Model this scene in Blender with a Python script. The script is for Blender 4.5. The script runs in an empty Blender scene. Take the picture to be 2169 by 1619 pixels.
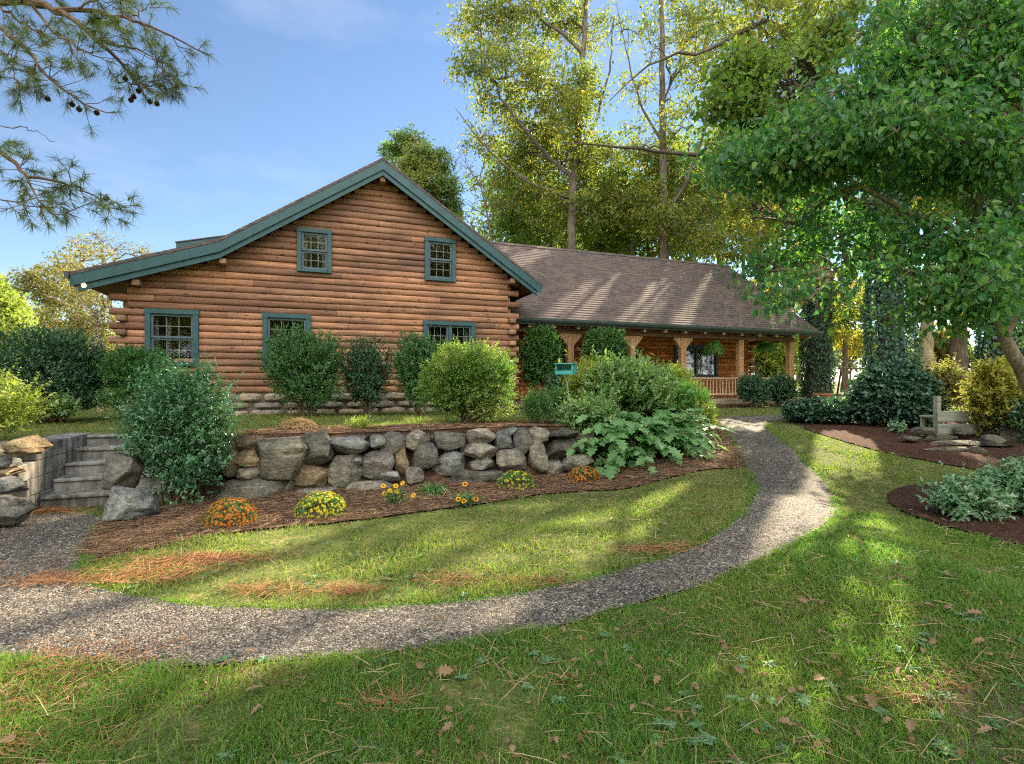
import bpy, bmesh, math, random
import numpy as np
from mathutils import Vector
from mathutils.geometry import delaunay_2d_cdt
rng = np.random.default_rng(7)
random.seed(7)
R = math.radians
C = bpy.context.scene.collection
# ------------------------------------------------------------------ camera model
F, CX, CY, H = 1084.5, 1084.5, 809.5, 1.55
def at(u, v, Y): return np.array([(u-CX)/F*Y, Y, H-(v-CY)/F*Y])
TH = R(20.5); CT, ST = math.cos(TH), math.sin(TH)
HO = np.array([-3.3144, 13.0])
def h2w(a, b): return HO[0]+CT*a-ST*b, HO[1]+ST*a+CT*b
def w2h(x, y):
    rx, ry = np.asarray(x)-HO[0], np.asarray(y)-HO[1]
    return CT*rx+ST*ry, -ST*rx+CT*ry
def sst(e0, e1, x):
    t = np.clip((x-e0)/(e1-e0), 0, 1); return t*t*(3-2*t)
def vnoise(P, seed=0):
    """smooth value noise, P (n,3) -> (n,) in -1..1"""
    P = np.asarray(P, float); i = np.floor(P).astype(np.int64); f = P-i; f = f*f*(3-2*f)
    def hsh(ix, iy, iz):
        h = (ix*374761393+iy*668265263+iz*2147483647+seed*1274126177) & 0x7fffffff
        h = ((h ^ (h >> 13))*1274126177) & 0x7fffffff
        return ((h ^ (h >> 16)) & 0xffff)/32767.5-1
    r = 0
    for dx in (0, 1):
        for dy in (0, 1):
            for dz in (0, 1):
                w = (f[:, 0] if dx else 1-f[:, 0])*(f[:, 1] if dy else 1-f[:, 1])*(f[:, 2] if dz else 1-f[:, 2])
                r = r+w*hsh(i[:, 0]+dx, i[:, 1]+dy, i[:, 2]+dz)
    return r
WX = [-40, -9.0, -6.4, -5.95, -4.45, -4.2, -3.2, -2.5, -1.6, -0.3, 0.8, 1.6, 2.6, 3.6, 4.4]
WY = [3.0, 4.6, 5.55, 5.8, 6.35, 6.45, 6.7, 6.95, 7.25, 7.65, 8.1, 8.4, 8.7, 9.0, 9.2]
def wally(x): return np.interp(x, WX, WY)
def T(x, y):
    x = np.asarray(x, float); y = np.asarray(y, float)
    r = np.interp(y, [7.0, 8.3, 9.5, 12.5, 15, 18, 22, 40, 90], [0, .13, .3, .46, .58, .72, .86, .92, 1.0])
    w = sst(1.3, 4.2, x)
    up = .79*(1-w)+r*w
    ramp = np.interp(x, [1.2, 3.6], [.5, 2.2])
    W = wally(x)
    t = sst(W+.02, W+.02+ramp, y)
    low = .07*sst(W-1.5, W, y)
    t = t+(1-t)*w; low = low*(1-w)
    z = low*(1-t)+up*t
    a, b = w2h(x, y)
    rmp = np.interp(b, [-5.6, -5.5, -4.15, -4.1], [0, 0, .55, .79])
    z = np.where((a > -4.8) & (a < -3.1) & (b < -4.1), np.minimum(z, rmp), z)
    z = z+.012*np.sin(x*1.7+y*.6)*np.sin(y*1.3-x*.4)
    return z
_S = np.concatenate([np.arange(1.5, 30, .01), np.arange(30, 120, .25)])
def ground(u, v):
    d0, d2 = (u-CX)/F, -(v-CY)/F
    k = np.nonzero(H+d2*_S < T(d0*_S, _S))[0]; s = _S[k[0]] if len(k) else 120.
    return np.array([d0*s, s])
def hun(u, v, b):
    """point of the house plane b seen at pixel (u, v): local (a, z)"""
    d0 = (u-CX)/F; O = HO+b*np.array([-ST, CT]); s, a = np.linalg.solve(np.array([[d0, -CT], [1., -ST]]), O)
    return a, H-(v-CY)/F*s
SUN = np.array([(1790-CX)/F, 1.0, (CY+5)/F]); SUN /= np.linalg.norm(SUN)
GAPS = []
def gap(u0, v0, u1, v1, r, n=3):
    A, B = ground(u0, v0), ground(u1, v1)
    for t in np.linspace(0, 1, n): p = A+(B-A)*t; GAPS.append((np.array([p[0], p[1], float(T(p[0], p[1]))]), r))
for g in [(560, 1285, 900, 1165, .22, 5), (700, 1275, 1120, 1140, .25, 5), (930, 1235, 1400, 1085, .3, 6), (300, 1215, 520, 1180, .14, 3), (420, 1270, 620, 1225, .16, 4), (20, 1310, 330, 1260, .13, 4), (300, 1360, 900, 1290, .13, 7), (60, 1395, 420, 1365, .12, 5), (600, 1385, 980, 1320, .12, 5), (20, 1470, 330, 1420, .17, 4), (330, 1440, 520, 1425, .08, 2), (1600, 1480, 1660, 1530, .15, 2), (1770, 1170, 1830, 1185, .15, 2), (1790, 1260, 1860, 1290, .12, 2), (1780, 1320, 1800, 1390, .08, 2), (1170, 1375, 1220, 1355, .11, 2), (1880, 1450, 1960, 1480, .08, 2), (1550, 900, 1610, 905, .35, 2), (1640, 1050, 1740, 1085, .3, 3), (1690, 1100, 1600, 1150, .12, 2), (1500, 970, 1560, 985, .3, 2), (40, 1560, 140, 1500, .12, 2)]: gap(*g)
def roofpt(u, v):
    lo, hi = .8, 5.45
    for _ in range(30):
        m = (lo+hi)/2; a, z = hun(u, v, m)
        if z > 3.47+(m-.8)*.744: lo = m
        else: hi = m
    return np.array([*h2w(a, lo), z])
for u0, v0, u1, v1 in [(1395, 595, 1330, 675), (1432, 590, 1365, 680), (1215, 635, 1180, 662), (1140, 540, 1080, 562), (1490, 605, 1445, 678), (1270, 620, 1230, 668)]:
    A, B = roofpt(u0, v0), roofpt(u1, v1)
    for t in (0, .33, .67, 1): GAPS.append((A+(B-A)*t, .2))
for u, v, Y, r in [(1700, 520, 5.8, .3), (1780, 600, 5.8, .3), (1850, 560, 5.7, .25), (1640, 600, 5.8, .3), (1590, 345, 5.6, .25), (1700, 640, 5.8, .2), (2010, 620, 5.2, .25), (1900, 150, 5.6, .3), (2060, 420, 5.5, .25)]: GAPS.append((at(u, v, Y)+SUN*1.2, r))
for u, v, Y, r in [(1000, 790, 9.2, .35), (1070, 800, 9.3, .4), (2080, 840, 10.7, .6), (800, 905, 8.2, .35), (1000, 900, 8.4, .3), (650, 905, 8.0, .3), (30, 880, 6.1, .4), (1450, 840, 10.6, .35), (1480, 890, 10.3, .3)]: GAPS.append((at(u, v, Y)+SUN*.8, r))
# ------------------------------------------------------------------ object helpers
def tag(o, label=None, cat=None, group=None, kind=None):
    if label: o['label'] = label
    if cat: o['category'] = cat
    if group: o['group'] = group
    if kind: o['kind'] = kind
    return o
def empty(name, loc, rz=0, **k):
    o = bpy.data.objects.new(name, None); C.objects.link(o); o.location = loc; o.rotation_euler = (0, 0, rz)
    o.empty_display_size = .1
    return tag(o, **k)
class MB:
    def __init__(s): s.V = []; s.F = []; s.n = 0
    def add(s, V, F, m=0):
        V = np.asarray(V, float).reshape(-1, 3); F = np.asarray(F, np.int64)
        s.V.append(V); s.F.append((F+s.n, m)); s.n += len(V); return s
    def build(s, name, mats, parent=None, smooth=False, off=None, sharp=None):
        me = bpy.data.meshes.new(name)
        V = np.concatenate(s.V) if s.V else np.zeros((0, 3))
        if off is not None: V = V-np.asarray(off)
        me.vertices.add(len(V)); me.vertices.foreach_set('co', V.astype(np.float32).ravel())
        li = np.concatenate([f.ravel() for f, m in s.F]); tot = np.concatenate([np.full(len(f), f.shape[1]) for f, m in s.F])
        mi = np.concatenate([np.full(len(f), m) for f, m in s.F])
        me.loops.add(len(li)); me.loops.foreach_set('vertex_index', li.astype(np.int32))
        me.polygons.add(len(tot)); st = np.concatenate([[0], np.cumsum(tot)[:-1]])
        me.polygons.foreach_set('loop_start', st.astype(np.int32)); me.polygons.foreach_set('loop_total', tot.astype(np.int32))
        me.polygons.foreach_set('material_index', mi.astype(np.int32))
        me.polygons.foreach_set('use_smooth', np.full(len(tot), bool(smooth)))
        for m in (mats if isinstance(mats, (list, tuple)) else [mats]): me.materials.append(m)
        me.update(calc_edges=True); me.validate()
        if sharp: me.set_sharp_from_angle(angle=R(sharp))
        o = bpy.data.objects.new(name, me); C.objects.link(o)
        if parent is not None: o.parent = parent
        return o
    def box(s, x0, y0, z0, x1, y1, z1, m=0, bev=0.0):
        if x0 > x1: x0, x1 = x1, x0
        if y0 > y1: y0, y1 = y1, y0
        if z0 > z1: z0, z1 = z1, z0
        b = min(bev, (x1-x0)*.4, (y1-y0)*.4, (z1-z0)*.4)
        if b <= 0:
            V = [(x, y, z) for z in (z0, z1) for y in (y0, y1) for x in (x0, x1)]
            return s.add(V, [(0, 2, 3, 1), (4, 5, 7, 6), (0, 1, 5, 4), (2, 6, 7, 3), (0, 4, 6, 2), (1, 3, 7, 5)], m)
        bm = bmesh.new(); bmesh.ops.create_cube(bm, size=1)
        for v in bm.verts: v.co = Vector(((x0+x1)/2+v.co.x*(x1-x0), (y0+y1)/2+v.co.y*(y1-y0), (z0+z1)/2+v.co.z*(z1-z0)))
        bmesh.ops.bevel(bm, geom=bm.edges[:], offset=b, segments=1, affect='EDGES', profile=.5)
        return s.bm(bm, m)
    def bm(s, bm, m=0):
        bm.verts.ensure_lookup_table(); bm.verts.index_update()
        V = [v.co[:] for v in bm.verts]; by = {}
        for f in bm.faces: by.setdefault(len(f.verts), []).append([v.index for v in f.verts])
        n0 = s.n; s.V.append(np.array(V)); s.n += len(V)
        for k, fs in by.items(): s.F.append((np.array(fs)+n0, m))
        bm.free(); return s
    def prism(s, poly, b0, b1, m=0, axis='y'):
        """poly list of (a,z) extruded from b0 to b1 along y (or (y,z) along x)"""
        n = len(poly)
        if axis == 'y': V = [(p[0], b0, p[1]) for p in poly]+[(p[0], b1, p[1]) for p in poly]
        elif axis == 'x': V = [(b0, p[0], p[1]) for p in poly]+[(b1, p[0], p[1]) for p in poly]
        else: V = [(p[0], p[1], b0) for p in poly]+[(p[0], p[1], b1) for p in poly]
        s.add(V, [tuple(range(n)), tuple(range(2*n-1, n-1, -1))], m)
        n0 = s.n-2*n
        s.F.append((np.array([(i, i+n, (i+1) % n+n, (i+1) % n) for i in range(n)])+n0, m)); return s
    def tube(s, P, r, k=6, m=0, cap=False):
        P = np.asarray(P, float); n = len(P); r = np.broadcast_to(np.asarray(r, float), (n,))
        D = np.gradient(P, axis=0); D /= np.linalg.norm(D, axis=1)[:, None]+1e-9
        up = np.array([0, 0, 1.]) if abs(D[0, 2]) < .9 else np.array([1., 0, 0])
        A = np.cross(D, up); A /= np.linalg.norm(A, axis=1)[:, None]+1e-9; B = np.cross(D, A)
        t = np.arange(k)*2*math.pi/k
        V = P[:, None]+r[:, None, None]*(A[:, None]*np.cos(t)[None, :, None]+B[:, None]*np.sin(t)[None, :, None])
        i = np.arange(n-1)[:, None]*k; j = np.arange(k)[None]; j2 = (j+1) % k
        Fq = np.stack([i+j, i+j2, i+k+j2, i+k+j], -1).reshape(-1, 4)
        s.add(V.reshape(-1, 3), Fq, m)
        if cap: s.F.append((np.array([list(range(k))[::-1]])+s.n-n*k, m)); s.F.append((np.array([list(range((n-1)*k, n*k))])+s.n-n*k, m))
        return s
def nrm(v): return v/(np.linalg.norm(v, axis=-1, keepdims=True)+1e-9)
def rdir(n):
    v = rng.normal(size=(n, 3)); return nrm(v)
def leaf_fold(mb, P, D, N, L, W, m=0, fold=.25):
    """2-triangle folded leaf, 4 verts"""
    n = len(P); D = nrm(D); S = nrm(np.cross(D, N)); N = np.cross(S, D)
    L = np.broadcast_to(L, (n,))[:, None]; W = np.broadcast_to(W, (n,))[:, None]
    V = np.stack([P, P+D*L*.45+S*W*.5+N*W*fold, P+D*L, P+D*L*.45-S*W*.5+N*W*fold], 1).reshape(-1, 3)
    i = np.arange(n)[:, None]*4
    mb.add(V, np.concatenate([i+np.array([[0, 1, 2]]), i+np.array([[0, 2, 3]])]), m)
def leaf_ovate(mb, P, D, N, L, W, m=0, fold=.18, curl=.18):
    n = len(P); D = nrm(D); S = nrm(np.cross(D, N)); N = np.cross(S, D)
    L = np.broadcast_to(L, (n,))[:, None]; W = np.broadcast_to(W, (n,))[:, None]
    def pt(t, w, up): return P+D*L*t+S*W*w+N*(W*up-L*curl*t*t)
    V = np.stack([pt(0, 0, 0), pt(.3, .48, fold), pt(.65, .38, fold), pt(1, 0, 0), pt(.65, -.38, fold), pt(.3, -.48, fold), pt(.32, 0, 0), pt(.66, 0, 0)], 1).reshape(-1, 3)
    i = np.arange(n)[:, None]*8
    mb.add(V, np.concatenate([i+np.array([[0, 1, 6]]), i+np.array([[0, 6, 5]]), i+np.array([[7, 2, 3]]), i+np.array([[7, 3, 4]])]), m)
    mb.F.append((np.concatenate([i+np.array([[1, 2, 7, 6]]), i+np.array([[6, 7, 4, 5]])])+mb.n-n*8, m))
def leaf_lobed(mb, P, D, N, L, W, m=0, curl=.2):
    n = len(P); D = nrm(D); S = nrm(np.cross(D, N)); N = np.cross(S, D)
    L = np.broadcast_to(L, (n,))[:, None]; W = np.broadcast_to(W, (n,))[:, None]
    rim = [(0, 0), (.08, .2), (.22, .42), (.34, .22), (.5, .5), (.6, .24), (.78, .34), (.82, .14), (1, 0)]
    rim = rim+[(t, -w) for t, w in rim[-2:0:-1]]
    pts = [P+D*L*t+S*W*w+N*(W*.25*abs(w)-L*curl*t*t) for t, w in rim]+[P+D*L*.35-N*L*curl*.12, P+D*L*.7-N*L*curl*.49]
    V = np.stack(pts, 1).reshape(-1, 3); k = len(rim); i = np.arange(n)[:, None]*(k+2)
    fs = []
    for j in range(k):
        j2 = (j+1) % k; c = k if min(rim[j][0], rim[j2][0]) < .5 else k+1
        fs.append(i+np.array([[j, j2, c]]))
    fs += [i+np.array([[4, k+1, k]]), i+np.array([[k-4, k, k+1]])]
    mb.add(V, np.concatenate(fs), m)
def blade(mb, P, D, L, W, m=0, bend=.5):
    """needles / straps: one quad + tip triangle bending down"""
    n = len(P); D = nrm(D); S = nrm(np.cross(D, rdir(n)))
    L = np.broadcast_to(L, (n,))[:, None]; W = np.broadcast_to(W, (n,))[:, None]
    dn = np.array([0, 0, -1.])
    M = P+D*L*.55+dn*L*bend*.25; E_ = P+D*L*.95+dn*L*bend
    V = np.stack([P-S*W*.5, P+S*W*.5, M+S*W*.45, M-S*W*.45, E_], 1).reshape(-1, 3); i = np.arange(n)[:, None]*5
    mb.add(V, i+np.array([[0, 1, 2, 3]]), m); mb.F.append((i+np.array([[3, 2, 4]])+mb.n-n*5, m))
# ------------------------------------------------------------------ materials
def newmat(name):
    m = bpy.data.materials.new(name); m.use_nodes = True; nt = m.node_tree; nt.nodes.clear()
    return m, nt, nt.nodes.new('ShaderNodeOutputMaterial')
def N(nt, t, **kw):
    n = nt.nodes.new('ShaderNode'+t)
    for k, v in kw.items():
        if k.startswith('i_'):
            key = k[2:]; key = int(key) if key.isdigit() else key.replace('_', ' '); n.inputs[key].default_value = v
        else: setattr(n, k, v)
    return n
def ramp(nt, stops, interp='LINEAR'):
    n = nt.nodes.new('ShaderNodeValToRGB'); n.color_ramp.interpolation = interp; e = n.color_ramp.elements
    while len(e) < len(stops): e.new(.5)
    for x, (p, c) in zip(e, stops): x.position = p; x.color = (*c, 1) if len(c) == 3 else c
    return n
def mixc(nt, a, b, fac, mode='MIX'):
    n = nt.nodes.new('ShaderNodeMix'); n.data_type = 'RGBA'; n.blend_type = mode
    for s, v in ((0, fac), (6, a), (7, b)):
        if hasattr(v, 'links') or isinstance(v, bpy.types.NodeSocket): nt.links.new(v, n.inputs[s])
        else: n.inputs[s].default_value = v if s == 0 else (*v, 1)
    return n.outputs[2]
def mathn(nt, op, a, b=None):
    n = nt.nodes.new('ShaderNodeMath'); n.operation = op
    for i, v in enumerate((a, b)):
        if v is None: continue
        if isinstance(v, bpy.types.NodeSocket): nt.links.new(v, n.inputs[i])
        else: n.inputs[i].default_value = v
    return n.outputs[0]
def coords(nt, scale=(1, 1, 1), kind='Object'):
    tc = N(nt, 'TexCoord'); mp = N(nt, 'Mapping'); nt.links.new(tc.outputs[kind], mp.inputs[0]); mp.inputs['Scale'].default_value = scale
    return mp.outputs[0]
def noise(nt, vec, scale, detail=4, rough=.55):
    n = N(nt, 'TexNoise'); nt.links.new(vec, n.inputs['Vector']); n.inputs['Scale'].default_value = scale; n.inputs['Detail'].default_value = detail; n.inputs['Roughness'].default_value = rough
    return n
def finish(nt, out, col, rough=.8, bump=None, bstr=.3, bdist=.02, spec=.3, metal=0):
    b = N(nt, 'BsdfPrincipled'); b.inputs['Roughness'].default_value = rough; b.inputs['Specular IOR Level'].default_value = spec; b.inputs['Metallic'].default_value = metal
    if isinstance(col, bpy.types.NodeSocket): nt.links.new(col, b.inputs['Base Color'])
    else: b.inputs['Base Color'].default_value = (*col, 1)
    if bump is not None:
        bp = N(nt, 'Bump'); bp.inputs['Strength'].default_value = bstr; bp.inputs['Distance'].default_value = bdist
        nt.links.new(bump, bp.inputs['Height']); nt.links.new(bp.outputs[0], b.inputs['Normal'])
    nt.links.new(b.outputs[0], out.inputs[0]); return b
LEAFGAIN = 1.0
def leaf_mat(name, cols, transl=.4, rough=.45, spec=.35, clump=None, cscale=1.2, tgain=1.5):
    m, nt, out = newmat(name)
    g = N(nt, 'NewGeometry')
    cr = ramp(nt, [(i/max(1, len(cols)-1), tuple(min(1, x*LEAFGAIN) for x in c)) for i, c in enumerate(cols)]); nt.links.new(g.outputs['Random Per Island'], cr.inputs[0])
    col = cr.outputs[0]
    if clump:
        nz = noise(nt, coords(nt), cscale, 2); rr = ramp(nt, [(.45, (0, 0, 0)), (.62, (1, 1, 1))]); nt.links.new(nz.outputs[0], rr.inputs[0])
        col = mixc(nt, col, clump, mathn(nt, 'MULTIPLY', rr.outputs[0], .75))
    b = N(nt, 'BsdfPrincipled'); nt.links.new(col, b.inputs['Base Color']); b.inputs['Roughness'].default_value = rough; b.inputs['Specular IOR Level'].default_value = spec
    t = N(nt, 'BsdfTranslucent'); tc = mixc(nt, col, (tgain*.86, tgain*1.04, tgain*.5), 1.0, 'MULTIPLY'); nt.links.new(tc, t.inputs[0])
    mx = N(nt, 'MixShader'); mx.inputs[0].default_value = transl; nt.links.new(b.outputs[0], mx.inputs[1]); nt.links.new(t.outputs[0], mx.inputs[2]); nt.links.new(mx.outputs[0], out.inputs[0])
    return m
M = {}
def wood(name, c0, c1, c2, stain=.5, scale=1.0, axis=0, knots=True, rough=.7):
    m, nt, out = newmat(name)
    s = [14*scale]*3; s[axis] = 1.1*scale
    v = coords(nt, s); n1 = noise(nt, v, 1.6, 6, .65)
    g = N(nt, 'NewGeometry')
    cr = ramp(nt, [(.3, c1), (.52, c0), (.72, c2)]); nt.links.new(n1.outputs[0], cr.inputs[0]); col = cr.outputs[0]
    isl = ramp(nt, [(0, (.62, .58, .56)), (.5, (1, 1, 1)), (1, (1.28, 1.2, 1.1))]); nt.links.new(g.outputs['Random Per Island'], isl.inputs[0])
    col = mixc(nt, col, isl.outputs[0], 1.0, 'MULTIPLY')
    big = noise(nt, coords(nt, (.5, .8, 1.7)), 1.1, 5, .6); br = ramp(nt, [(.45, (0, 0, 0)), (.68, (1, 1, 1))]); nt.links.new(big.outputs[0], br.inputs[0])
    col = mixc(nt, col, (c1[0]*.55, c1[1]*.62, c1[2]*.8), mathn(nt, 'MULTIPLY', br.outputs[0], stain))
    if knots:
        kv = coords(nt, (3.1, 5, 9.5)); vo = N(nt, 'TexVoronoi'); nt.links.new(kv, vo.inputs['Vector']); vo.inputs['Scale'].default_value = 1.0
        kr = ramp(nt, [(.07, (1, 1, 1)), (.2, (0, 0, 0))]); nt.links.new(vo.outputs['Distance'], kr.inputs[0])
        sel = N(nt, 'SeparateColor'); nt.links.new(vo.outputs['Color'], sel.inputs[0]); st = mathn(nt, 'GREATER_THAN', sel.outputs[0], .5)
        col = mixc(nt, col, (c1[0]*.22, c1[1]*.22, c1[2]*.25), mathn(nt, 'MULTIPLY', mathn(nt, 'MULTIPLY', kr.outputs[0], st), .9))
        # drying checks: thin dark cracks along the grain
        cv = coords(nt, (.9, 8, 34)); cn = noise(nt, cv, 1.0, 3, .5); ck = ramp(nt, [(.635, (0, 0, 0)), (.66, (1, 1, 1)), (.69, (0, 0, 0))]); nt.links.new(cn.outputs[0], ck.inputs[0])
        col = mixc(nt, col, (c1[0]*.3, c1[1]*.3, c1[2]*.3), mathn(nt, 'MULTIPLY', ck.outputs[0], .6))
    finish(nt, out, col, rough, n1.outputs[0], .35, .012, .25); return m
M['log'] = wood('log_wood', (.35, .18, .10), (.205, .102, .058), (.45, .265, .16), .85)
M['logend'] = wood('log_end_wood', (.33, .2, .12), (.17, .10, .06), (.42, .28, .18), .5, .6)
M['plog'] = wood('porch_log_wood', (.56, .22, .065), (.33, .115, .035), (.66, .31, .11), .3)
M['post'] = wood('post_wood', (.42, .24, .115), (.26, .14, .065), (.54, .34, .18), .4, 1, 2)
M['deck'] = wood('weathered_wood', (.40, .31, .2), (.24, .18, .11), (.5, .41, .29), .4, 1, 0, False)
M['rail'] = wood('rail_wood', (.5, .36, .22), (.33, .22, .13), (.6, .46, .3), .3, 1, 2, False)
M['benchwood'] = wood('bench_wood', (.22, .235, .18), (.12, .13, .095), (.31, .32, .25), .5, 1, 0, False)
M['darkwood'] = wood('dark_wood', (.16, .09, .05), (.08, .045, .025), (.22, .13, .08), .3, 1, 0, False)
def paint(name, c, rough=.5, var=.25, dirt=(.1, .1, .08)):
    m, nt, out = newmat(name); n1 = noise(nt, coords(nt, (3, 3, 3)), 1.6, 5, .6); n2 = noise(nt, coords(nt, (2, 30, 30)), 1.0, 3)
    r = ramp(nt, [(.35, tuple(x*(1-var) for x in c)), (.65, tuple(min(1, x*(1+var)) for x in c))]); nt.links.new(n1.outputs[0], r.inputs[0])
    rr = ramp(nt, [(.62, (0, 0, 0)), (.8, (1, 1, 1))]); nt.links.new(n2.outputs[0], rr.inputs[0])
    finish(nt, out, mixc(nt, r.outputs[0], dirt, mathn(nt, 'MULTIPLY', rr.outputs[0], .35)), rough, n2.outputs[0], .08, .01, .4); return m
M['teal'] = paint('teal_paint', (.026, .082, .088), .45, .16)
M['tealfeed'] = paint('teal_feeder_paint', (.06, .32, .29), .5, .2)
M['gutter'] = paint('gutter_metal', (.055, .075, .07), .4, .2)
M['sash'] = paint('sash_paint', (.075, .115, .135), .45, .15)
M['muntin'] = paint('muntin_paint', (.42, .40, .36), .5, .1)
M['curtain'] = paint('curtain_cloth', (.5, .46, .4), .9, .25)
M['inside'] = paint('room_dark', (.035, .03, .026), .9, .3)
M['white'] = paint('white_cap', (.6, .55, .46), .6, .2)
M['terracotta'] = paint('terracotta_clay', (.36, .13, .06), .8, .2)
M['metal'] = paint('grey_pole_metal', (.25, .26, .25), .45, .2)
M['black'] = paint('black_metal', (.02, .02, .02), .5, .2)
def glass():
    m, nt, out = newmat('window_glass')
    g = N(nt, 'BsdfGlossy'); g.inputs['Roughness'].default_value = .05; g.inputs['Color'].default_value = (.95, .97, 1, 1)
    t = N(nt, 'BsdfTransparent'); t.inputs[0].default_value = (.8, .84, .84, 1)
    nz = noise(nt, coords(nt, (1, 1, 1)), 2.5, 1); bp = N(nt, 'Bump'); bp.inputs['Strength'].default_value = .06; bp.inputs['Distance'].default_value = .05
    nt.links.new(nz.outputs[0], bp.inputs['Height']); nt.links.new(bp.outputs[0], g.inputs['Normal'])
    fr = N(nt, 'LayerWeight'); fr.inputs[0].default_value = .35
    f2 = mathn(nt, 'ADD', mathn(nt, 'MULTIPLY', fr.outputs['Fresnel'], .28), .022)
    mx = N(nt, 'MixShader'); nt.links.new(f2, mx.inputs[0]); nt.links.new(t.outputs[0], mx.inputs[1]); nt.links.new(g.outputs[0], mx.inputs[2]); nt.links.new(mx.outputs[0], out.inputs[0]); return m
M['glass'] = glass()
def shingle():
    m, nt, out = newmat('asphalt_shingles')
    tc = N(nt, 'TexCoord'); sx = N(nt, 'SeparateXYZ'); nt.links.new(tc.outputs['Object'], sx.inputs[0]); cx = N(nt, 'CombineXYZ')
    nt.links.new(sx.outputs[0], cx.inputs[0]); nt.links.new(mathn(nt, 'MULTIPLY', sx.outputs[2], 1.0), cx.inputs[1])
    b = N(nt, 'TexBrick'); nt.links.new(cx.outputs[0], b.inputs['Vector']); b.inputs['Scale'].default_value = 1; b.inputs['Brick Width'].default_value = .26; b.inputs['Row Height'].default_value = .0859
    b.inputs['Mortar Size'].default_value = .004; b.inputs['Color1'].default_value = (.15, .122, .112, 1); b.inputs['Color2'].default_value = (.085, .072, .068, 1); b.inputs['Mortar'].default_value = (.07, .05, .045, 1); b.inputs['Bias'].default_value = -.1
    v = coords(nt); n1 = noise(nt, v, 60, 3); n2 = noise(nt, coords(nt), .8, 2)
    r1 = ramp(nt, [(.3, (.62, .6, .58)), (.7, (1.3, 1.25, 1.2))]); nt.links.new(n1.outputs[0], r1.inputs[0])
    r2 = ramp(nt, [(.35, (.9, .91, .93)), (.65, (1.08, 1.04, 1))]); nt.links.new(n2.outputs[0], r2.inputs[0])
    col = mixc(nt, mixc(nt, b.outputs[0], r1.outputs[0], 1, 'MULTIPLY'), r2.outputs[0], 1, 'MULTIPLY')
    finish(nt, out, col, .9, n1.outputs[0], .4, .006, .2); return m
M['shingle'] = shingle()
def rockmat(name, c0, c1, c2, moss=.25, scale=1.0):
    m, nt, out = newmat(name); v = coords(nt); n1 = noise(nt, v, 2.6*scale, 6, .62); n2 = noise(nt, coords(nt, (1, 1, 2.2)), 9*scale, 6, .7); n3 = noise(nt, v, 1.3*scale, 3)
    r = ramp(nt, [(.32, c1), (.5, c0), (.68, c2)]); nt.links.new(n1.outputs[0], r.inputs[0])
    r2 = ramp(nt, [(.32, (.42, .41, .4)), (.5, (1, 1, 1)), (.68, (1.5, 1.47, 1.4))]); nt.links.new(n2.outputs[0], r2.inputs[0])
    col = mixc(nt, r.outputs[0], r2.outputs[0], 1, 'MULTIPLY')
    r3 = ramp(nt, [(.5, (0, 0, 0)), (.68, (1, 1, 1))]); nt.links.new(n3.outputs[0], r3.inputs[0])
    col = mixc(nt, col, (c0[0]*.75, c0[1]*.85, c0[2]*.5), mathn(nt, 'MULTIPLY', r3.outputs[0], moss*2))
    oi = N(nt, 'ObjectInfo'); rr = ramp(nt, [(0, (.58, .57, .55)), (1, (1.15, 1.08, .97))]); nt.links.new(oi.outputs['Random'], rr.inputs[0]); col = mixc(nt, col, rr.outputs[0], 1, 'MULTIPLY')
    n4 = noise(nt, v, 42*scale, 4, .7); r4 = ramp(nt, [(.3, (.7, .7, .7)), (.7, (1.25, 1.25, 1.25))]); nt.links.new(n4.outputs[0], r4.inputs[0]); col = mixc(nt, col, r4.outputs[0], 1, 'MULTIPLY')
    finish(nt, out, col, .88, mathn(nt, 'ADD', n2.outputs[0], mathn(nt, 'MULTIPLY', n4.outputs[0], .4)), 1.0, .05, .25); return m
M['rgrey'] = rockmat('grey_stone', (.2, .19, .17), (.09, .087, .08), (.33, .315, .28), .12)
M['rblue'] = rockmat('blue_grey_stone', (.18, .195, .205), (.085, .095, .105), (.31, .32, .315), .1)
M['rtan'] = rockmat('tan_stone', (.25, .19, .12), (.12, .09, .055), (.37, .30, .205), .2)
M['rgreen'] = rockmat('mossy_stone', (.2, .192, .16), (.095, .092, .078), (.31, .295, .245), .12)
M['rdark'] = rockmat('dark_stone', (.12, .115, .105), (.06, .058, .054), (.2, .19, .17), .2)
M['rpond'] = rockmat('pond_stone', (.16, .155, .13), (.075, .072, .06), (.25, .235, .195), .3, 2)
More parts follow.
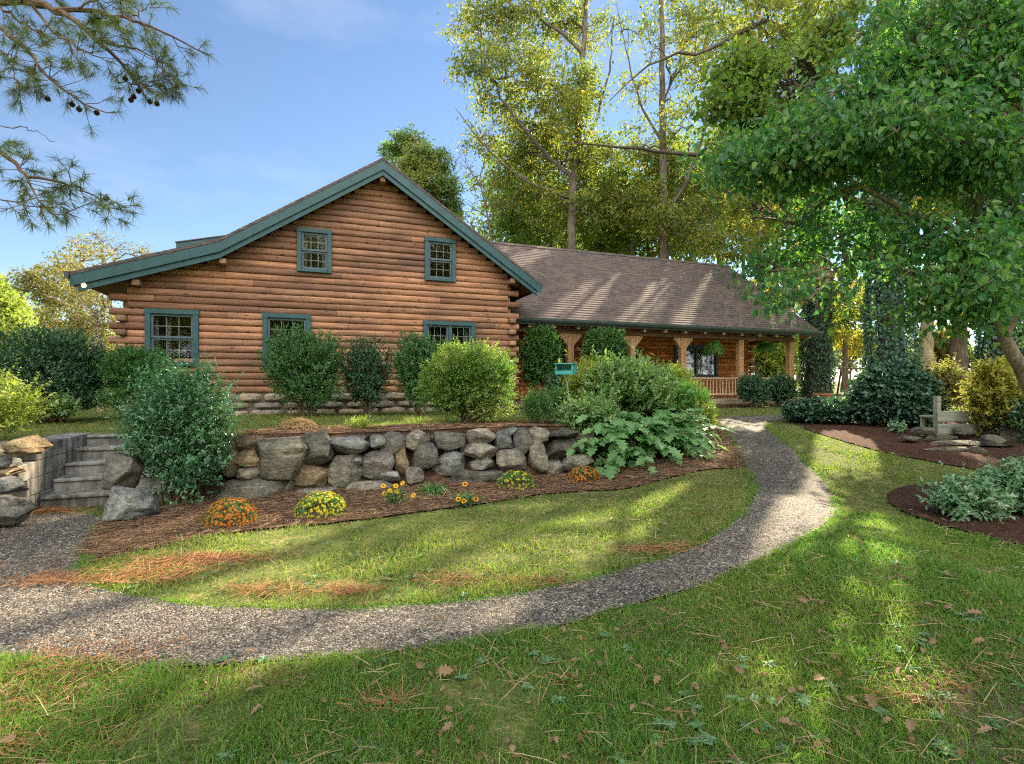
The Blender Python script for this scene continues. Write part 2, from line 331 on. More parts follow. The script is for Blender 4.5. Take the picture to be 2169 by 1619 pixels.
def foundation():
    m, nt, out = newmat('fieldstone_masonry'); v = coords(nt, (2.0, 3, 5.4)); nz = noise(nt, v, .9, 2)
    vm = N(nt, 'VectorMath', operation='MULTIPLY_ADD'); nt.links.new(nz.outputs[1], vm.inputs[0]); vm.inputs[1].default_value = (.6, .6, .6); nt.links.new(v, vm.inputs[2])
    vo = N(nt, 'TexVoronoi', feature='DISTANCE_TO_EDGE'); nt.links.new(vm.outputs[0], vo.inputs['Vector']); vo.inputs['Scale'].default_value = 1
    vc = N(nt, 'TexVoronoi'); nt.links.new(vm.outputs[0], vc.inputs['Vector']); vc.inputs['Scale'].default_value = 1
    sp = N(nt, 'SeparateColor'); nt.links.new(vc.outputs['Color'], sp.inputs[0])
    r = ramp(nt, [(0, (.16, .14, .12)), (.35, (.31, .25, .18)), (.6, (.25, .24, .22)), (.8, (.38, .30, .2)), (1, (.3, .2, .13))]); nt.links.new(sp.outputs[0], r.inputs[0])
    n2 = noise(nt, coords(nt), 14, 5); r2 = ramp(nt, [(.3, (.6, .6, .6)), (.7, (1.3, 1.3, 1.3))]); nt.links.new(n2.outputs[0], r2.inputs[0])
    e = ramp(nt, [(0, (0, 0, 0)), (.09, (1, 1, 1))]); nt.links.new(vo.outputs['Distance'], e.inputs[0])
    col = mixc(nt, (.12, .105, .085), mixc(nt, r.outputs[0], r2.outputs[0], 1, 'MULTIPLY'), e.outputs[0])
    hgt = mathn(nt, 'ADD', e.outputs[0], mathn(nt, 'MULTIPLY', n2.outputs[0], .35))
    finish(nt, out, col, .9, hgt, .8, .05, .2); return m
M['found'] = foundation()
def concrete():
    m, nt, out = newmat('weathered_concrete'); v = coords(nt); n1 = noise(nt, v, 3.2, 6, .65); n2 = noise(nt, coords(nt, (9, 9, .9)), 1, 4); n3 = noise(nt, v, 70, 3)
    r = ramp(nt, [(.32, (.13, .125, .11)), (.52, (.27, .26, .23)), (.7, (.4, .38, .34))]); nt.links.new(n1.outputs[0], r.inputs[0])
    s = ramp(nt, [(.42, (1, 1, 1)), (.64, (.42, .41, .39))]); nt.links.new(n2.outputs[0], s.inputs[0])
    finish(nt, out, mixc(nt, r.outputs[0], s.outputs[0], 1, 'MULTIPLY'), .92, mathn(nt, 'ADD', n3.outputs[0], n1.outputs[0]), .35, .015, .2); return m
M['conc'] = concrete()
def gravel():
    m, nt, out = newmat('exposed_aggregate'); v = coords(nt, kind='Object')
    vo = N(nt, 'TexVoronoi'); nt.links.new(v, vo.inputs['Vector']); vo.inputs['Scale'].default_value = 78
    v2 = N(nt, 'TexVoronoi'); nt.links.new(v, v2.inputs['Vector']); v2.inputs['Scale'].default_value = 27
    sp = N(nt, 'SeparateColor'); nt.links.new(vo.outputs['Color'], sp.inputs[0]); s2 = N(nt, 'SeparateColor'); nt.links.new(v2.outputs['Color'], s2.inputs[0])
    r = ramp(nt, [(0, (.055, .05, .046)), (.35, (.135, .122, .106)), (.6, (.19, .172, .15)), (.85, (.27, .248, .215)), (1, (.42, .40, .365))]); nt.links.new(sp.outputs[0], r.inputs[0])
    r2 = ramp(nt, [(0, (.6, .6, .6)), (.6, (1, 1, 1)), (1, (1.4, 1.36, 1.3))]); nt.links.new(s2.outputs[0], r2.inputs[0])
    d = ramp(nt, [(.3, (1, 1, 1)), (.75, (.18, .17, .16))]); nt.links.new(vo.outputs['Distance'], d.inputs[0])
    n1 = noise(nt, v, .8, 4); rn = ramp(nt, [(.4, (.76, .73, .69)), (.62, (1.15, 1.09, 1.02))]); nt.links.new(n1.outputs[0], rn.inputs[0])
    col = mixc(nt, mixc(nt, mixc(nt, r.outputs[0], r2.outputs[0], 1, 'MULTIPLY'), d.outputs[0], .85, 'MULTIPLY'), rn.outputs[0], 1, 'MULTIPLY')
    hh = mathn(nt, 'ADD', mathn(nt, 'MULTIPLY', vo.outputs['Distance'], -1), mathn(nt, 'MULTIPLY', s2.outputs[0], .5))
    finish(nt, out, col, .8, hh, 1.0, .012, .3); return m
M['gravel'] = gravel()
def soil(name, cs, sc=1.0, bump=.6):
    m, nt, out = newmat(name); v = coords(nt); n1 = noise(nt, v, 9*sc, 6, .7); n2 = noise(nt, v, 70*sc, 4, .7); n3 = noise(nt, v, .7, 3)
    r = ramp(nt, [(.3, cs[0]), (.5, cs[1]), (.7, cs[2])]); nt.links.new(n1.outputs[0], r.inputs[0])
    r2 = ramp(nt, [(.3, (.45, .45, .45)), (.7, (1.5, 1.45, 1.4))]); nt.links.new(n2.outputs[0], r2.inputs[0])
    r3 = ramp(nt, [(.35, (.8, .8, .8)), (.65, (1.15, 1.12, 1.05))]); nt.links.new(n3.outputs[0], r3.inputs[0])
    finish(nt, out, mixc(nt, mixc(nt, r.outputs[0], r2.outputs[0], 1, 'MULTIPLY'), r3.outputs[0], 1, 'MULTIPLY'), .95, mathn(nt, 'ADD', n2.outputs[0], n1.outputs[0]), bump, .03, .1); return m
M['turf'] = soil('turf_soil', ((.05, .06, .022), (.10, .13, .036), (.18, .165, .07)), .6)
M['straw_bed'] = soil('pine_straw_mulch', ((.045, .029, .02), (.10, .064, .043), (.165, .108, .072)), 1.2)
M['mulch'] = soil('dark_bark_mulch', ((.034, .019, .014), (.075, .040, .028), (.125, .07, .05)), 1.8, .9)
M['dirt'] = soil('bare_dirt', ((.09, .07, .05), (.17, .14, .11), (.26, .22, .18)), 1.2)
def bark(name, c0, c1, c2, sc=1.0):
    m, nt, out = newmat(name); n1 = noise(nt, coords(nt, (14*sc, 14*sc, 2.4*sc)), 1.0, 6, .65); n2 = noise(nt, coords(nt), 1.8*sc, 3)
    r = ramp(nt, [(.32, c1), (.5, c0), (.7, c2)]); nt.links.new(n1.outputs[0], r.inputs[0]); r2 = ramp(nt, [(.35, (.7, .72, .68)), (.65, (1.2, 1.18, 1.1))]); nt.links.new(n2.outputs[0], r2.inputs[0])
    finish(nt, out, mixc(nt, r.outputs[0], r2.outputs[0], 1, 'MULTIPLY'), .9, n1.outputs[0], .7, .03, .15); return m
M['bark'] = bark('grey_bark', (.125, .10, .08), (.06, .048, .038), (.20, .17, .14))
M['barkdark'] = bark('dark_bark', (.085, .07, .055), (.04, .032, .026), (.14, .115, .095))
M['barkpine'] = bark('pine_bark', (.15, .1, .07), (.07, .05, .038), (.24, .165, .12))
M['barkdog'] = bark('dogwood_bark', (.25, .20, .155), (.14, .105, .08), (.36, .31, .25), 1.5)
M['barkpale'] = bark('pale_bark', (.42, .34, .23), (.26, .2, .13), (.55, .47, .34))
M['twig'] = bark('twig_bark', (.17, .115, .07), (.09, .06, .04), (.25, .18, .12), 3)
# foliage
M['l_box'] = leaf_mat('boxwood_leaves', [(.06, .145, .056), (.09, .20, .072), (.13, .25, .092)], .35, .4, .4)
M['l_dark'] = leaf_mat('dark_shrub_leaves', [(.038, .10, .053), (.062, .14, .07), (.095, .19, .09)], .28, .35, .5)
M['l_holly'] = leaf_mat('holly_leaves', [(.046, .135, .068), (.08, .19, .09), (.13, .26, .12)], .28, .3, .6)
M['l_arb'] = leaf_mat('arborvitae_leaves', [(.04, .13, .03), (.065, .18, .045), (.10, .22, .06)], .28, .5, .3)
M['l_light'] = leaf_mat('privet_leaves', [(.075, .16, .032), (.12, .22, .045), (.21, .30, .07)], .42, .42, .35, (.3, .33, .09), 1.6)
M['l_priv'] = leaf_mat('evergreen_leaves', [(.05, .13, .035), (.08, .18, .05), (.13, .23, .07)], .35, .4, .4)
M['l_yel'] = leaf_mat('yellow_shrub_leaves', [(.16, .2, .035), (.3, .3, .05), (.46, .38, .09), (.16, .12, .04)], .45, .45, .3)
M['l_fern'] = leaf_mat('lobed_plant_leaves', [(.11, .25, .085), (.15, .30, .11), (.2, .36, .14)], .38, .45, .35)
M['l_mixed'] = leaf_mat('perennial_leaves', [(.12, .24, .09), (.17, .30, .12), (.25, .36, .15), (.34, .36, .16)], .4, .5, .3)
M['l_jun'] = leaf_mat('juniper_needles', [(.06, .18, .035), (.10, .24, .05), (.15, .3, .07)], .38, .5, .3)
M['l_yg'] = leaf_mat('yellow_green_leaves', [(.2, .27, .05), (.3, .35, .07), (.42, .43, .12)], .42, .45, .3)
M['l_ivy'] = leaf_mat('ivy_leaves', [(.026, .075, .045), (.045, .11, .065), (.075, .155, .09)], .25, .35, .5)
M['l_dog'] = leaf_mat('dogwood_leaves', [(.045, .14, .055), (.07, .19, .065), (.11, .24, .065), (.18, .30, .055)], .5, .42, .42)
M['l_oak'] = leaf_mat('poplar_leaves', [(.09, .16, .05), (.13, .20, .055), (.24, .26, .06), (.11, .18, .05), (.36, .30, .06), (.10, .17, .05), (.15, .21, .055), (.40, .22, .06)], .52, .45, .3, (.30, .28, .055), .45, tgain=1.3)
M['l_green'] = leaf_mat('maple_leaves', [(.09, .17, .055), (.14, .23, .055), (.2, .28, .06), (.26, .30, .07)], .52, .45, .3, (.22, .26, .06), .4, tgain=1.3)
M['l_gold'] = leaf_mat('golden_leaves', [(.32, .28, .05), (.42, .35, .07), (.46, .31, .065), (.26, .28, .06)], .5, .45, .3)
M['l_olive'] = leaf_mat('olive_leaves', [(.14, .14, .05), (.22, .19, .06), (.3, .25, .09), (.11, .13, .05)], .45, .5, .25)
M['l_far'] = leaf_mat('distant_leaves', [(.075, .12, .06), (.12, .15, .075), (.17, .17, .08), (.26, .2, .08)], .3, .6, .2, (.07, .12, .075), .05)
M['l_pine'] = leaf_mat('pine_needles', [(.05, .1, .035), (.085, .145, .045), (.15, .18, .05), (.2, .16, .06)], .35, .5, .3)
M['l_con'] = leaf_mat('conifer_leaves', [(.05, .13, .06), (.10, .19, .065), (.24, .28, .09)], .45, .5, .3, (.32, .32, .09), .35)
M['l_grey'] = leaf_mat('hydrangea_leaves', [(.08, .2, .09), (.12, .25, .12), (.2, .31, .17), (.3, .38, .27)], .28, .5, .3)
M['grass'] = leaf_mat('grass_blades', [(.07, .165, .03), (.10, .215, .038), (.15, .28, .045), (.09, .20, .034), (.28, .27, .10)], .42, .5, .2, (.19, .26, .055), .9)
M['drygrass'] = leaf_mat('dry_grass_blades', [(.10, .165, .035), (.15, .22, .05), (.22, .27, .065), (.31, .27, .12), (.12, .18, .04), (.31, .26, .12)], .42, .5, .2, (.25, .245, .09), .8)
M['clover'] = leaf_mat('clover_leaves', [(.06, .17, .035), (.09, .21, .045)], .3, .5, .3)
M['palestraw'] = leaf_mat('pale_straw', [(.30, .22, .12), (.4, .31, .18), (.26, .16, .08)], .1, .7, .2, tgain=1)
M['straw'] = leaf_mat('straw_needles', [(.115, .068, .042), (.20, .12, .07), (.29, .19, .115), (.08, .05, .034)], .1, .7, .2, tgain=1)
M['strawred'] = leaf_mat('fresh_straw_needles', [(.27, .12, .055), (.36, .19, .09), (.2, .09, .045)], .1, .7, .2, tgain=1)
M['fallen'] = leaf_mat('dead_leaves', [(.15, .09, .045), (.20, .13, .07), (.27, .19, .11), (.13, .065, .03)], .15, .7, .2, tgain=1)
M['fallenbig'] = leaf_mat('curled_dead_leaves', [(.17, .105, .055), (.24, .16, .09), (.14, .07, .04)], .15, .7, .2, tgain=1)
M['f_orange'] = leaf_mat('orange_petals', [(.45, .13, .012), (.62, .22, .02), (.36, .09, .012), (.7, .33, .05)], .2, .6, .2, tgain=1.1)
M['f_yellow'] = leaf_mat('yellow_petals', [(.5, .42, .02), (.66, .55, .03), (.33, .3, .02)], .2, .6, .2, tgain=1.1)
M['f_gold'] = leaf_mat('gold_petals', [(.7, .45, .02), (.75, .38, .02)], .2, .6, .2, tgain=1.1)
M['f_centre'] = leaf_mat('flower_centres', [(.22, .05, .015), (.3, .08, .02)], .05, .7, .2, tgain=1)
M['f_dry'] = leaf_mat('dry_flowers', [(.34, .23, .12), (.45, .32, .17), (.25, .15, .08)], .15, .7, .2, tgain=1)
# ------------------------------------------------------------------ zones on the ground (pixel outlines turned into ground points)
def poly_px(px): return [tuple(ground(u, v)) for u, v in px]
def smooth_poly(P, it=2, closed=True):
    P = np.array(P)
    for _ in range(it):
        Q = np.roll(P, -1, 0); P = np.stack([.75*P+.25*Q, .25*P+.75*Q], 1).reshape(-1, 2)
    return P
path_px = [(-260, 1420), (0, 1405), (250, 1415), (500, 1415), (800, 1390), (1150, 1345), (1400, 1270), (1560, 1212), (1650, 1172), (1718, 1138), (1757, 1112), (1771, 1085), (1766, 1054), (1740, 1015), (1697, 972), (1655, 935), (1625, 908), (1620, 893), (1720, 886), (1720, 880), (1600, 881), (1515, 884), (1530, 905), (1558, 950), (1588, 1000), (1604, 1035), (1590, 1085), (1500, 1148), (1380, 1195), (1200, 1243), (950, 1280), (700, 1297), (430, 1292), (260, 1262), (170, 1235), (165, 1195), (200, 1120), (238, 1090), (70, 1090), (0, 1108), (-260, 1150)]
bed_px = [(238, 1092), (200, 1122), (168, 1195), (330, 1160), (520, 1125), (700, 1112), (860, 1092), (1000, 1072), (1200, 1042), (1400, 1022), (1540, 996), (1583, 990), (1556, 950), (1527, 905), (1512, 884), (1480, 884)]
P_path = smooth_poly(poly_px(path_px))
bedpts = poly_px(bed_px)
back = [(x, float(wally(x))+.14) for x in (3.3, 2.6, 1.6, .8, -.3, -1.6, -2.5, -3.2, -4.2)]
P_bed = smooth_poly(bedpts+[(4.6, 12.4), (3.9, 11.2)]+back, 1)
P_up = smooth_poly([(-4.0, 7.2), (-3.0, 7.25), (-1.6, 7.85), (-.3, 8.25), (1, 8.7), (2.3, 9.3), (2.6, 11.2), (1.2, 10.6), (0, 9.6), (-1.5, 8.9), (-2.8, 8.55), (-3.9, 8.0)], 2)
P_m1 = smooth_poly(poly_px([(1668, 893), (1700, 908), (1770, 932), (1850, 957), (2000, 985), (2169, 1012), (2320, 1030), (2400, 900), (2169, 882), (1990, 884), (1850, 878), (1760, 874), (1690, 876)]), 2)
P_m2 = smooth_poly(poly_px([(1868, 1042), (1900, 1085), (2000, 1118), (2100, 1150), (2200, 1165), (2330, 1160), (2330, 1030), (2169, 1012), (2060, 1020), (1960, 1028)]), 2)
P_house = [h2w(-5.4, .05), h2w(3.6, .05), h2w(3.6, .6), h2w(16, .6), h2w(16, 9), h2w(-5.4, 9)]
P_steps = [h2w(-5.15, -6.0), h2w(-3.0, -6.0), h2w(-3.0, -4.0), h2w(-5.15, -4.0)]
P_strip = [h2w(3.6, -.1), h2w(15.6, .35), h2w(15.6, .95), h2w(3.6, .95)]
def inpoly(x, y, P):
    P = np.asarray(P); r = np.zeros(np.shape(x), bool); j = len(P)-1
    for i in range(len(P)):
        xi, yi = P[i]; xj, yj = P[j]
        c = ((yi > y) != (yj > y)) & (x < (xj-xi)*(y-yi)/(yj-yi+1e-12)+xi); r ^= c; j = i
    return r
def sheet(name, P, mat, lift, label=None, sp=.18, mound=0.0, kind='structure', jag=.03):
    P = np.array(P); Q = []
    for i in range(len(P)):
        a, b = P[i], P[(i+1) % len(P)]; n = max(1, int(np.linalg.norm(b-a)/.09))
        for k in range(n): Q.append(a+(b-a)*k/n)
    Q = np.array(Q); Q = Q+jag*np.stack([vnoise(np.c_[Q*5, np.zeros(len(Q))], 3), vnoise(np.c_[Q*5, np.zeros(len(Q))], 4)], 1)
    x0, y0 = Q.min(0); x1, y1 = Q.max(0)
    gx, gy = np.meshgrid(np.arange(x0, x1, sp), np.arange(y0, y1, sp)); gx = gx.ravel()+rng.uniform(-.04, .04, gx.size); gy = gy.ravel()+rng.uniform(-.04, .04, gy.size)
    k = inpoly(gx, gy, Q); g = np.c_[gx[k], gy[k]]
    vs = [Vector((float(a), float(b))) for a, b in np.concatenate([Q, g])]
    n = len(Q); ed = [(i, (i+1) % n) for i in range(n)]
    v2, e2, f2, *_ = delaunay_2d_cdt(vs, ed, [list(range(n))], 1, 1e-5)
    V = np.array([[p.x, p.y] for p in v2]); z = T(V[:, 0], V[:, 1])+lift
    tri = [f for f in f2 if len(f) == 3]
    mb = MB(); mb.add(np.c_[V, z], tri); o = mb.build(name, mat, smooth=True)
    if label: o['label'] = label
    o['kind'] = kind; return o
ax = np.concatenate([-np.geomspace(300, 9.3, 26), np.arange(-9, 9.01, .11), np.geomspace(9.3, 300, 26)])
ay = np.concatenate([-np.geomspace(120, 1.2, 14), np.arange(-1, 16.01, .11), np.geomspace(16.4, 400, 34)])
gx, gy = np.meshgrid(ax, ay); nz_ = T(gx.ravel(), gy.ravel())
mb = MB(); nx, ny = len(ax), len(ay); ii = (np.arange(ny-1)[:, None]*nx+np.arange(nx-1)[None]).ravel()
mb.add(np.c_[gx.ravel(), gy.ravel(), nz_], np.stack([ii, ii+1, ii+nx+1, ii+nx], 1))
o = mb.build('ground', M['turf'], smooth=True); o['kind'] = 'structure'
sheet('path', P_path, M['gravel'], .016, sp=.14)
sheet('mulch_bed', P_bed, M['straw_bed'], .022, sp=.11)
sheet('upper_mulch_bed', P_up, M['straw_bed'], .022, sp=.12)
sheet('bark_bed', P_m1, M['mulch'], .022, sp=.2)
sheet('near_bark_bed', P_m2, M['mulch'], .03, sp=.2)
sheet('wall_backfill', [(x, float(wally(x))-.12) for x in (-4.2, -3.2, -2.5, -1.6, -.3, .8, 1.6, 2.4)]+[(x, float(wally(x))+1.0) for x in (2.4, 1.6, .8, -.3, -1.6, -2.5, -3.2, -4.2)], M['mulch'], .012, sp=.08, jag=0)
P_bank = [(1.5, 8.5), (2.4, 8.6), (3.4, 9.0), (4.3, 10.2), (4.75, 11.6), (5.0, 13.0), (4.3, 12.9), (3.2, 11.4), (2.2, 10.4), (1.5, 9.6)]
sheet('bank_mulch', P_bank, M['straw_bed'], .019, sp=.1)
sheet('porch_bed', P_strip, M['mulch'], .02, sp=.3)
sheet('bare_ground', smooth_poly(poly_px([(1990, 1530), (2080, 1470), (2200, 1480), (2400, 1560), (2400, 1700), (1950, 1700)]), 2), M['dirt'], .010, sp=.06, jag=.22)
# ------------------------------------------------------------------ the log house
house = empty('log_house', (HO[0], HO[1], 0), TH, label='brown log house with teal trimmed gable and long covered porch', cat='house')
APEX, PIT, BRK, PIT2 = 7.08, .66, -3.56, .35
AR, AL = 4.24, -6.24
def rtop(a):
    a = np.asarray(a, float); return np.where(a > BRK, APEX-PIT*np.abs(a), APEX+PIT*BRK-PIT2*(BRK-a))
LP = .155; ZF = 1.30
def logs(mb, t0, t1, z0, z1, zlim, openings, mapf, ext=None, pitch=LP, bulge=.037, seed=0, endm=1):
    """courses of half-round logs along t; mapf(t, d, z) -> xyz, d > 0 is outward"""
    r = np.random.default_rng(seed+11); k = 0; z = z0
    while z < z1-.02:
        zt = z+pitch; a0, a1 = t0, t1
        if ext: e0, e1 = ext(k); a0, a1 = a0+e0, a1+e1
        if zlim is not None:
            ok = np.arange(a0, a1, .01); ok = ok[zlim(ok) > zt-.03]
            if len(ok) == 0: break
            a0, a1 = ok[0], ok[-1]
        iv = [(a0, a1)]
        for (oa0, oa1, oz0, oz1) in openings:
            if min(zt, oz1)-max(z, oz0) > pitch*.5:
                nv = []
                for p, q in iv:
                    if oa1 <= p or oa0 >= q: nv.append((p, q)); continue
                    if oa0 > p: nv.append((p, oa0))
                    if oa1 < q: nv.append((oa1, q))
                iv = nv
        for p, q in iv:
            cuts = [p]; x = p+r.uniform(.7, 4)
            while x < q-.5: cuts.append(x); x += r.uniform(1.6, 4.6)
            cuts.append(q)
            for c0, c1 in zip(cuts[:-1], cuts[1:]):
                L = c1-c0-.006; n = max(2, int(L/.3)+1); tt = c0+np.linspace(0, L, n)
                dz0 = r.normal(0, .003); dd = r.normal(0, .006)
                th = np.linspace(-1, 1, 7); prof_z = np.sin(th*math.pi/2)*.5+.5; prof_d = np.cos(th*math.pi/2)*bulge*1.0
                wob = vnoise(np.c_[tt*1.3, np.full(n, k*3.1+seed), np.full(n, seed*.7)], 5)*.008
                wz = vnoise(np.c_[tt*1.0, np.full(n, k*2.3), np.full(n, seed*.7+9)], 6)*.007
                V = [mapf(tt, dd+wob+pd, z+pz*(pitch-.004)+dz0+wz*(4*pz*(1-pz))+.0*tt) for pd, pz in zip(prof_d, prof_z)]
                V += [mapf(tt, np.full(n, -.12), np.full(n, z+.004)), mapf(tt, np.full(n, -.12), np.full(n, zt-.004))]
                V = np.stack([np.stack(np.broadcast_arrays(*v), -1) for v in V], 0)   # (9,n,3)
                V = V[[7, 0, 1, 2, 3, 4, 5, 6, 8]]; kk = 9
                i = np.arange(kk)[:, None]; j = np.arange(n-1)[None]; i2 = (i+1) % kk
                mb.add(V.reshape(-1, 3), np.stack([i*n+j, i*n+j+1, i2*n+j+1, i2*n+j], -1).reshape(-1, 4))
                n0 = mb.n-kk*n
                mb.F.append((np.array([[x*n for x in range(kk)][::-1]])+n0, endm)); mb.F.append((np.array([[x*n+n-1 for x in range(kk)]])+n0, endm))
        z = zt; k += 1
front = lambda t, d, z: (t, -d, z)
WIN = [(-5.04, -4.02, 1.91, 3.16, 'dh'), (-2.72, -1.67, 1.91, 3.17, 'dh'), (1.05, 2.45, 1.95, 3.15, 'pair'), (-1.98, -1.19, 4.2, 5.26, 'dh'), (1.09, 1.92, 4.2, 5.33, 'dh')]
tw = .09
ops = [(a0+tw, a1-tw, z0+tw, z1-tw) for a0, a1, z0, z1, _ in WIN]
mb = MB(); logs(mb, -5.5, 3.55, ZF, 7.2, lambda a: rtop(a)-.25, ops, front, ext=lambda k: (-.20, .2) if k % 2 else (.13, -.13), seed=1)
r_ = np.random.default_rng(4)
for k in range(14):
    z = ZF+LP*k
    if k % 2 == 0:
        e = r_.uniform(-.02, .02); mb.box(3.43, -.17+e, z+.012, 3.61, .3, z+LP-.012, 1, .02)
        if z < 3.0: mb.box(-5.56, -.13+e, z+.012, -5.38, .3, z+LP-.012, 1, .02)
mb.build('gable_wall', [M['log'], M['logend']], house, smooth=True, sharp=50)
mb = MB()
logs(mb, .1, 9.0, ZF, 4.3, None, [], lambda t, d, z: (3.5+d, t, z), seed=2, ext=None)
mb.build('side_wall', [M['log'], M['logend']], house, smooth=True, sharp=50); mb = MB()
logs(mb, .1, 9.0, ZF, 3.4, None, [], lambda t, d, z: (-5.45-d, t, z), seed=3)
mb.build('side_wall', [M['log'], M['logend']], house, smooth=True, sharp=50)
mb = MB(); mb.prism([(-5.4, .6), (3.5, .6), (3.5, 4.4), (0, 6.7), (-3.6, 4.4), (-5.4, 3.6)], 8.9, 9.05); mb.build('back_wall', M['log'], house)
# fieldstone foundation
def fstone():
    m, nt, out = newmat('foundation_stones'); g = N(nt, 'NewGeometry'); n1 = noise(nt, coords(nt), 9, 6, .65)
    r = ramp(nt, [(0, (.20, .175, .15)), (.3, (.36, .29, .2)), (.55, (.30, .28, .25)), (.8, (.43, .33, .22)), (1, (.27, .22, .19))]); nt.links.new(g.outputs['Random Per Island'], r.inputs[0])
    r2 = ramp(nt, [(.3, (.55, .55, .55)), (.7, (1.35, 1.33, 1.3))]); nt.links.new(n1.outputs[0], r2.inputs[0])
    finish(nt, out, mixc(nt, r.outputs[0], r2.outputs[0], 1, 'MULTIPLY'), .9, n1.outputs[0], .6, .02, .2); return m
M['fstone'] = fstone(); M['mortar'] = paint('mortar', (.16, .14, .115), .95, .25)
mb = MB(); mb.box(-5.47, .02, .4, 3.53, .2, ZF-.003, 1)
def stonewall(mb, mapf, t0, t1, z0, z1, seed):
    r = np.random.default_rng(seed); z = z0
    while z < z1-.03:
        hgt = min(r.uniform(.13, .26), z1-z)
        if z1-(z+hgt) < .07: hgt = z1-z
        t = t0
        while t < t1-.05:
            w = min(r.uniform(.28, .85), t1-t)
            n = 7; uu, vv = np.meshgrid(np.linspace(-1, 1, n), np.linspace(-1, 1, n)); uu = uu.ravel(); vv = vv.ravel()
            rr = np.maximum(0, 1-(np.abs(uu)**5+np.abs(vv)**5)); cx_, cz_ = t+w/2, z+hgt/2
            sh = 1-.10*(uu*uu*vv*vv)
            nn = vnoise(np.c_[uu*1.5+t*9, vv*1.5+z*7, np.full(n*n, seed)], 3)
            tt = cx_+uu*(w/2-.012)*sh+.014*nn; zz = cz_+vv*(hgt/2-.010)*sh+.014*vnoise(np.c_[uu*1.2+t*5, vv+z*3, np.full(n*n, 4.)], 8)
            d = .015+rr**.35*.055+nn*.012; d = np.where((np.abs(uu) > .99) | (np.abs(vv) > .99), -.05, d)
            V = np.stack(np.broadcast_arrays(*mapf(tt, d, zz)), -1); i = (np.arange(n-1)[:, None]*n+np.arange(n-1)[None]).ravel()
            mb.add(V, np.stack([i, i+1, i+n+1, i+n], 1), 0); t += w
        z += hgt
stonewall(mb, lambda t, d, z: (t, -d-.01, z), -5.5, 3.56, .55, ZF-.004, 3)
mb.build('foundation', [M['fstone'], M['mortar']], house, smooth=True, sharp=70)
# main roof
top = [(AL, float(rtop(AL))), (BRK, float(rtop(BRK))), (0, APEX), (AR, float(rtop(AR)))]
mb = MB(); cs = [MB(), MB()]
for (p, q) in zip(top[:-1], top[1:]):
    nC = max(3, int(math.hypot(q[0]-p[0], q[1]-p[1])/.14))
    for i in range(nC):
        s0, s1 = i/nC, (i+1)/nC; P0 = (p[0]+(q[0]-p[0])*s0, p[1]+(q[1]-p[1])*s0); P1 = (p[0]+(q[0]-p[0])*s1, p[1]+(q[1]-p[1])*s1)
        lo0, lo1 = (.014, .003) if q[1] > p[1] else (.003, .014)
        mb.prism([(P0[0], P0[1]+lo0), (P1[0], P1[1]+lo1), (P1[0], P1[1]-.06), (P0[0], P0[1]-.06)], -.41, 9.3)
rf = mb.build('main_roof', M['shingle'], house)
mb = MB()
for (p, q) in zip(top[:-1], top[1:]):
    mb.prism([(p[0], p[1]-.064), (q[0], q[1]-.064), (q[0], q[1]-.17), (p[0], p[1]-.17)], -.28, 9.2)
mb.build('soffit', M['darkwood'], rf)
def rake(name, y0, y1, d0, d1, x0=AL, x1=AR):
    mb = MB(); pts = [(x0, float(rtop(x0))), (BRK, float(rtop(BRK))), (0, APEX), (x1, float(rtop(x1)))]
    for (p, q) in zip(pts[:-1], pts[1:]): mb.prism([(p[0], p[1]-d0), (q[0], q[1]-d0), (q[0], q[1]-d1), (p[0], p[1]-d1)], y0, y1)
    return mb.build(name, M['teal'], house)
rake('rake_board', -.40, -.36, -.008, .285)
rake('rake_board', -.36, -.315, .275, .415, AL+.12, AR-.1)
mb = MB(); mb.box(AR-.03, -.36, float(rtop(AR))-.2, AR+.0, 9.2, float(rtop(AR))-.02); mb.build('eave_fascia', M['teal'], house)
mb = MB(); z = float(rtop(AL)); mb.prism([(AL-.1, z+.01), (AL-.005, z+.01), (AL-.005, z-.13), (AL-.07, z-.13)], -.44, 9.3); mb.build('gutter', M['gutter'], house)
mb = MB(); z = float(rtop(AR)); mb.prism([(AR+.005, z-.02), (AR+.1, z-.02), (AR+.07, z-.14), (AR+.005, z-.14)], -.40, .62); mb.build('gutter', M['gutter'], house)
for a in (0, BRK+.05, 3.46, -5.15):
    mb = MB(); z = float(rtop(a))-.425; mb.box(a-.07, -.3, z-.13, a+.07, .1, z, 0, .015); mb.build('purlin', M['logend'], house)
# shed dormer on the left slope
a0, z0 = hun(373, 515, 1.6); a1, z1 = hun(470, 502, 1.6)
sl = (z1-z0)/(a1-a0); a2 = a1+1.2; z2 = z1+sl*1.2
mb = MB(); mb.prism([(a0, z0), (a2, z2), (a2, z2-.19), (a0, z0-.19)], 1.6, 6.4); dm = mb.build('dormer', M['teal'], house)
mb = MB(); mb.prism([(a0-.02, z0+.004), (a2, z2+.004), (a2, z2+.03), (a0-.02, z0+.03)], 1.58, 6.42); mb.build('dormer_roof', M['shingle'], dm)
mb = MB(); mb.prism([(a0+.25, z0-.14), (a2, z2-.2), (a2, z2-1.0), (a0+.25, float(rtop(a0+.25))-.1)], 1.85, 6.1); mb.build('dormer_wall', M['log'], dm)
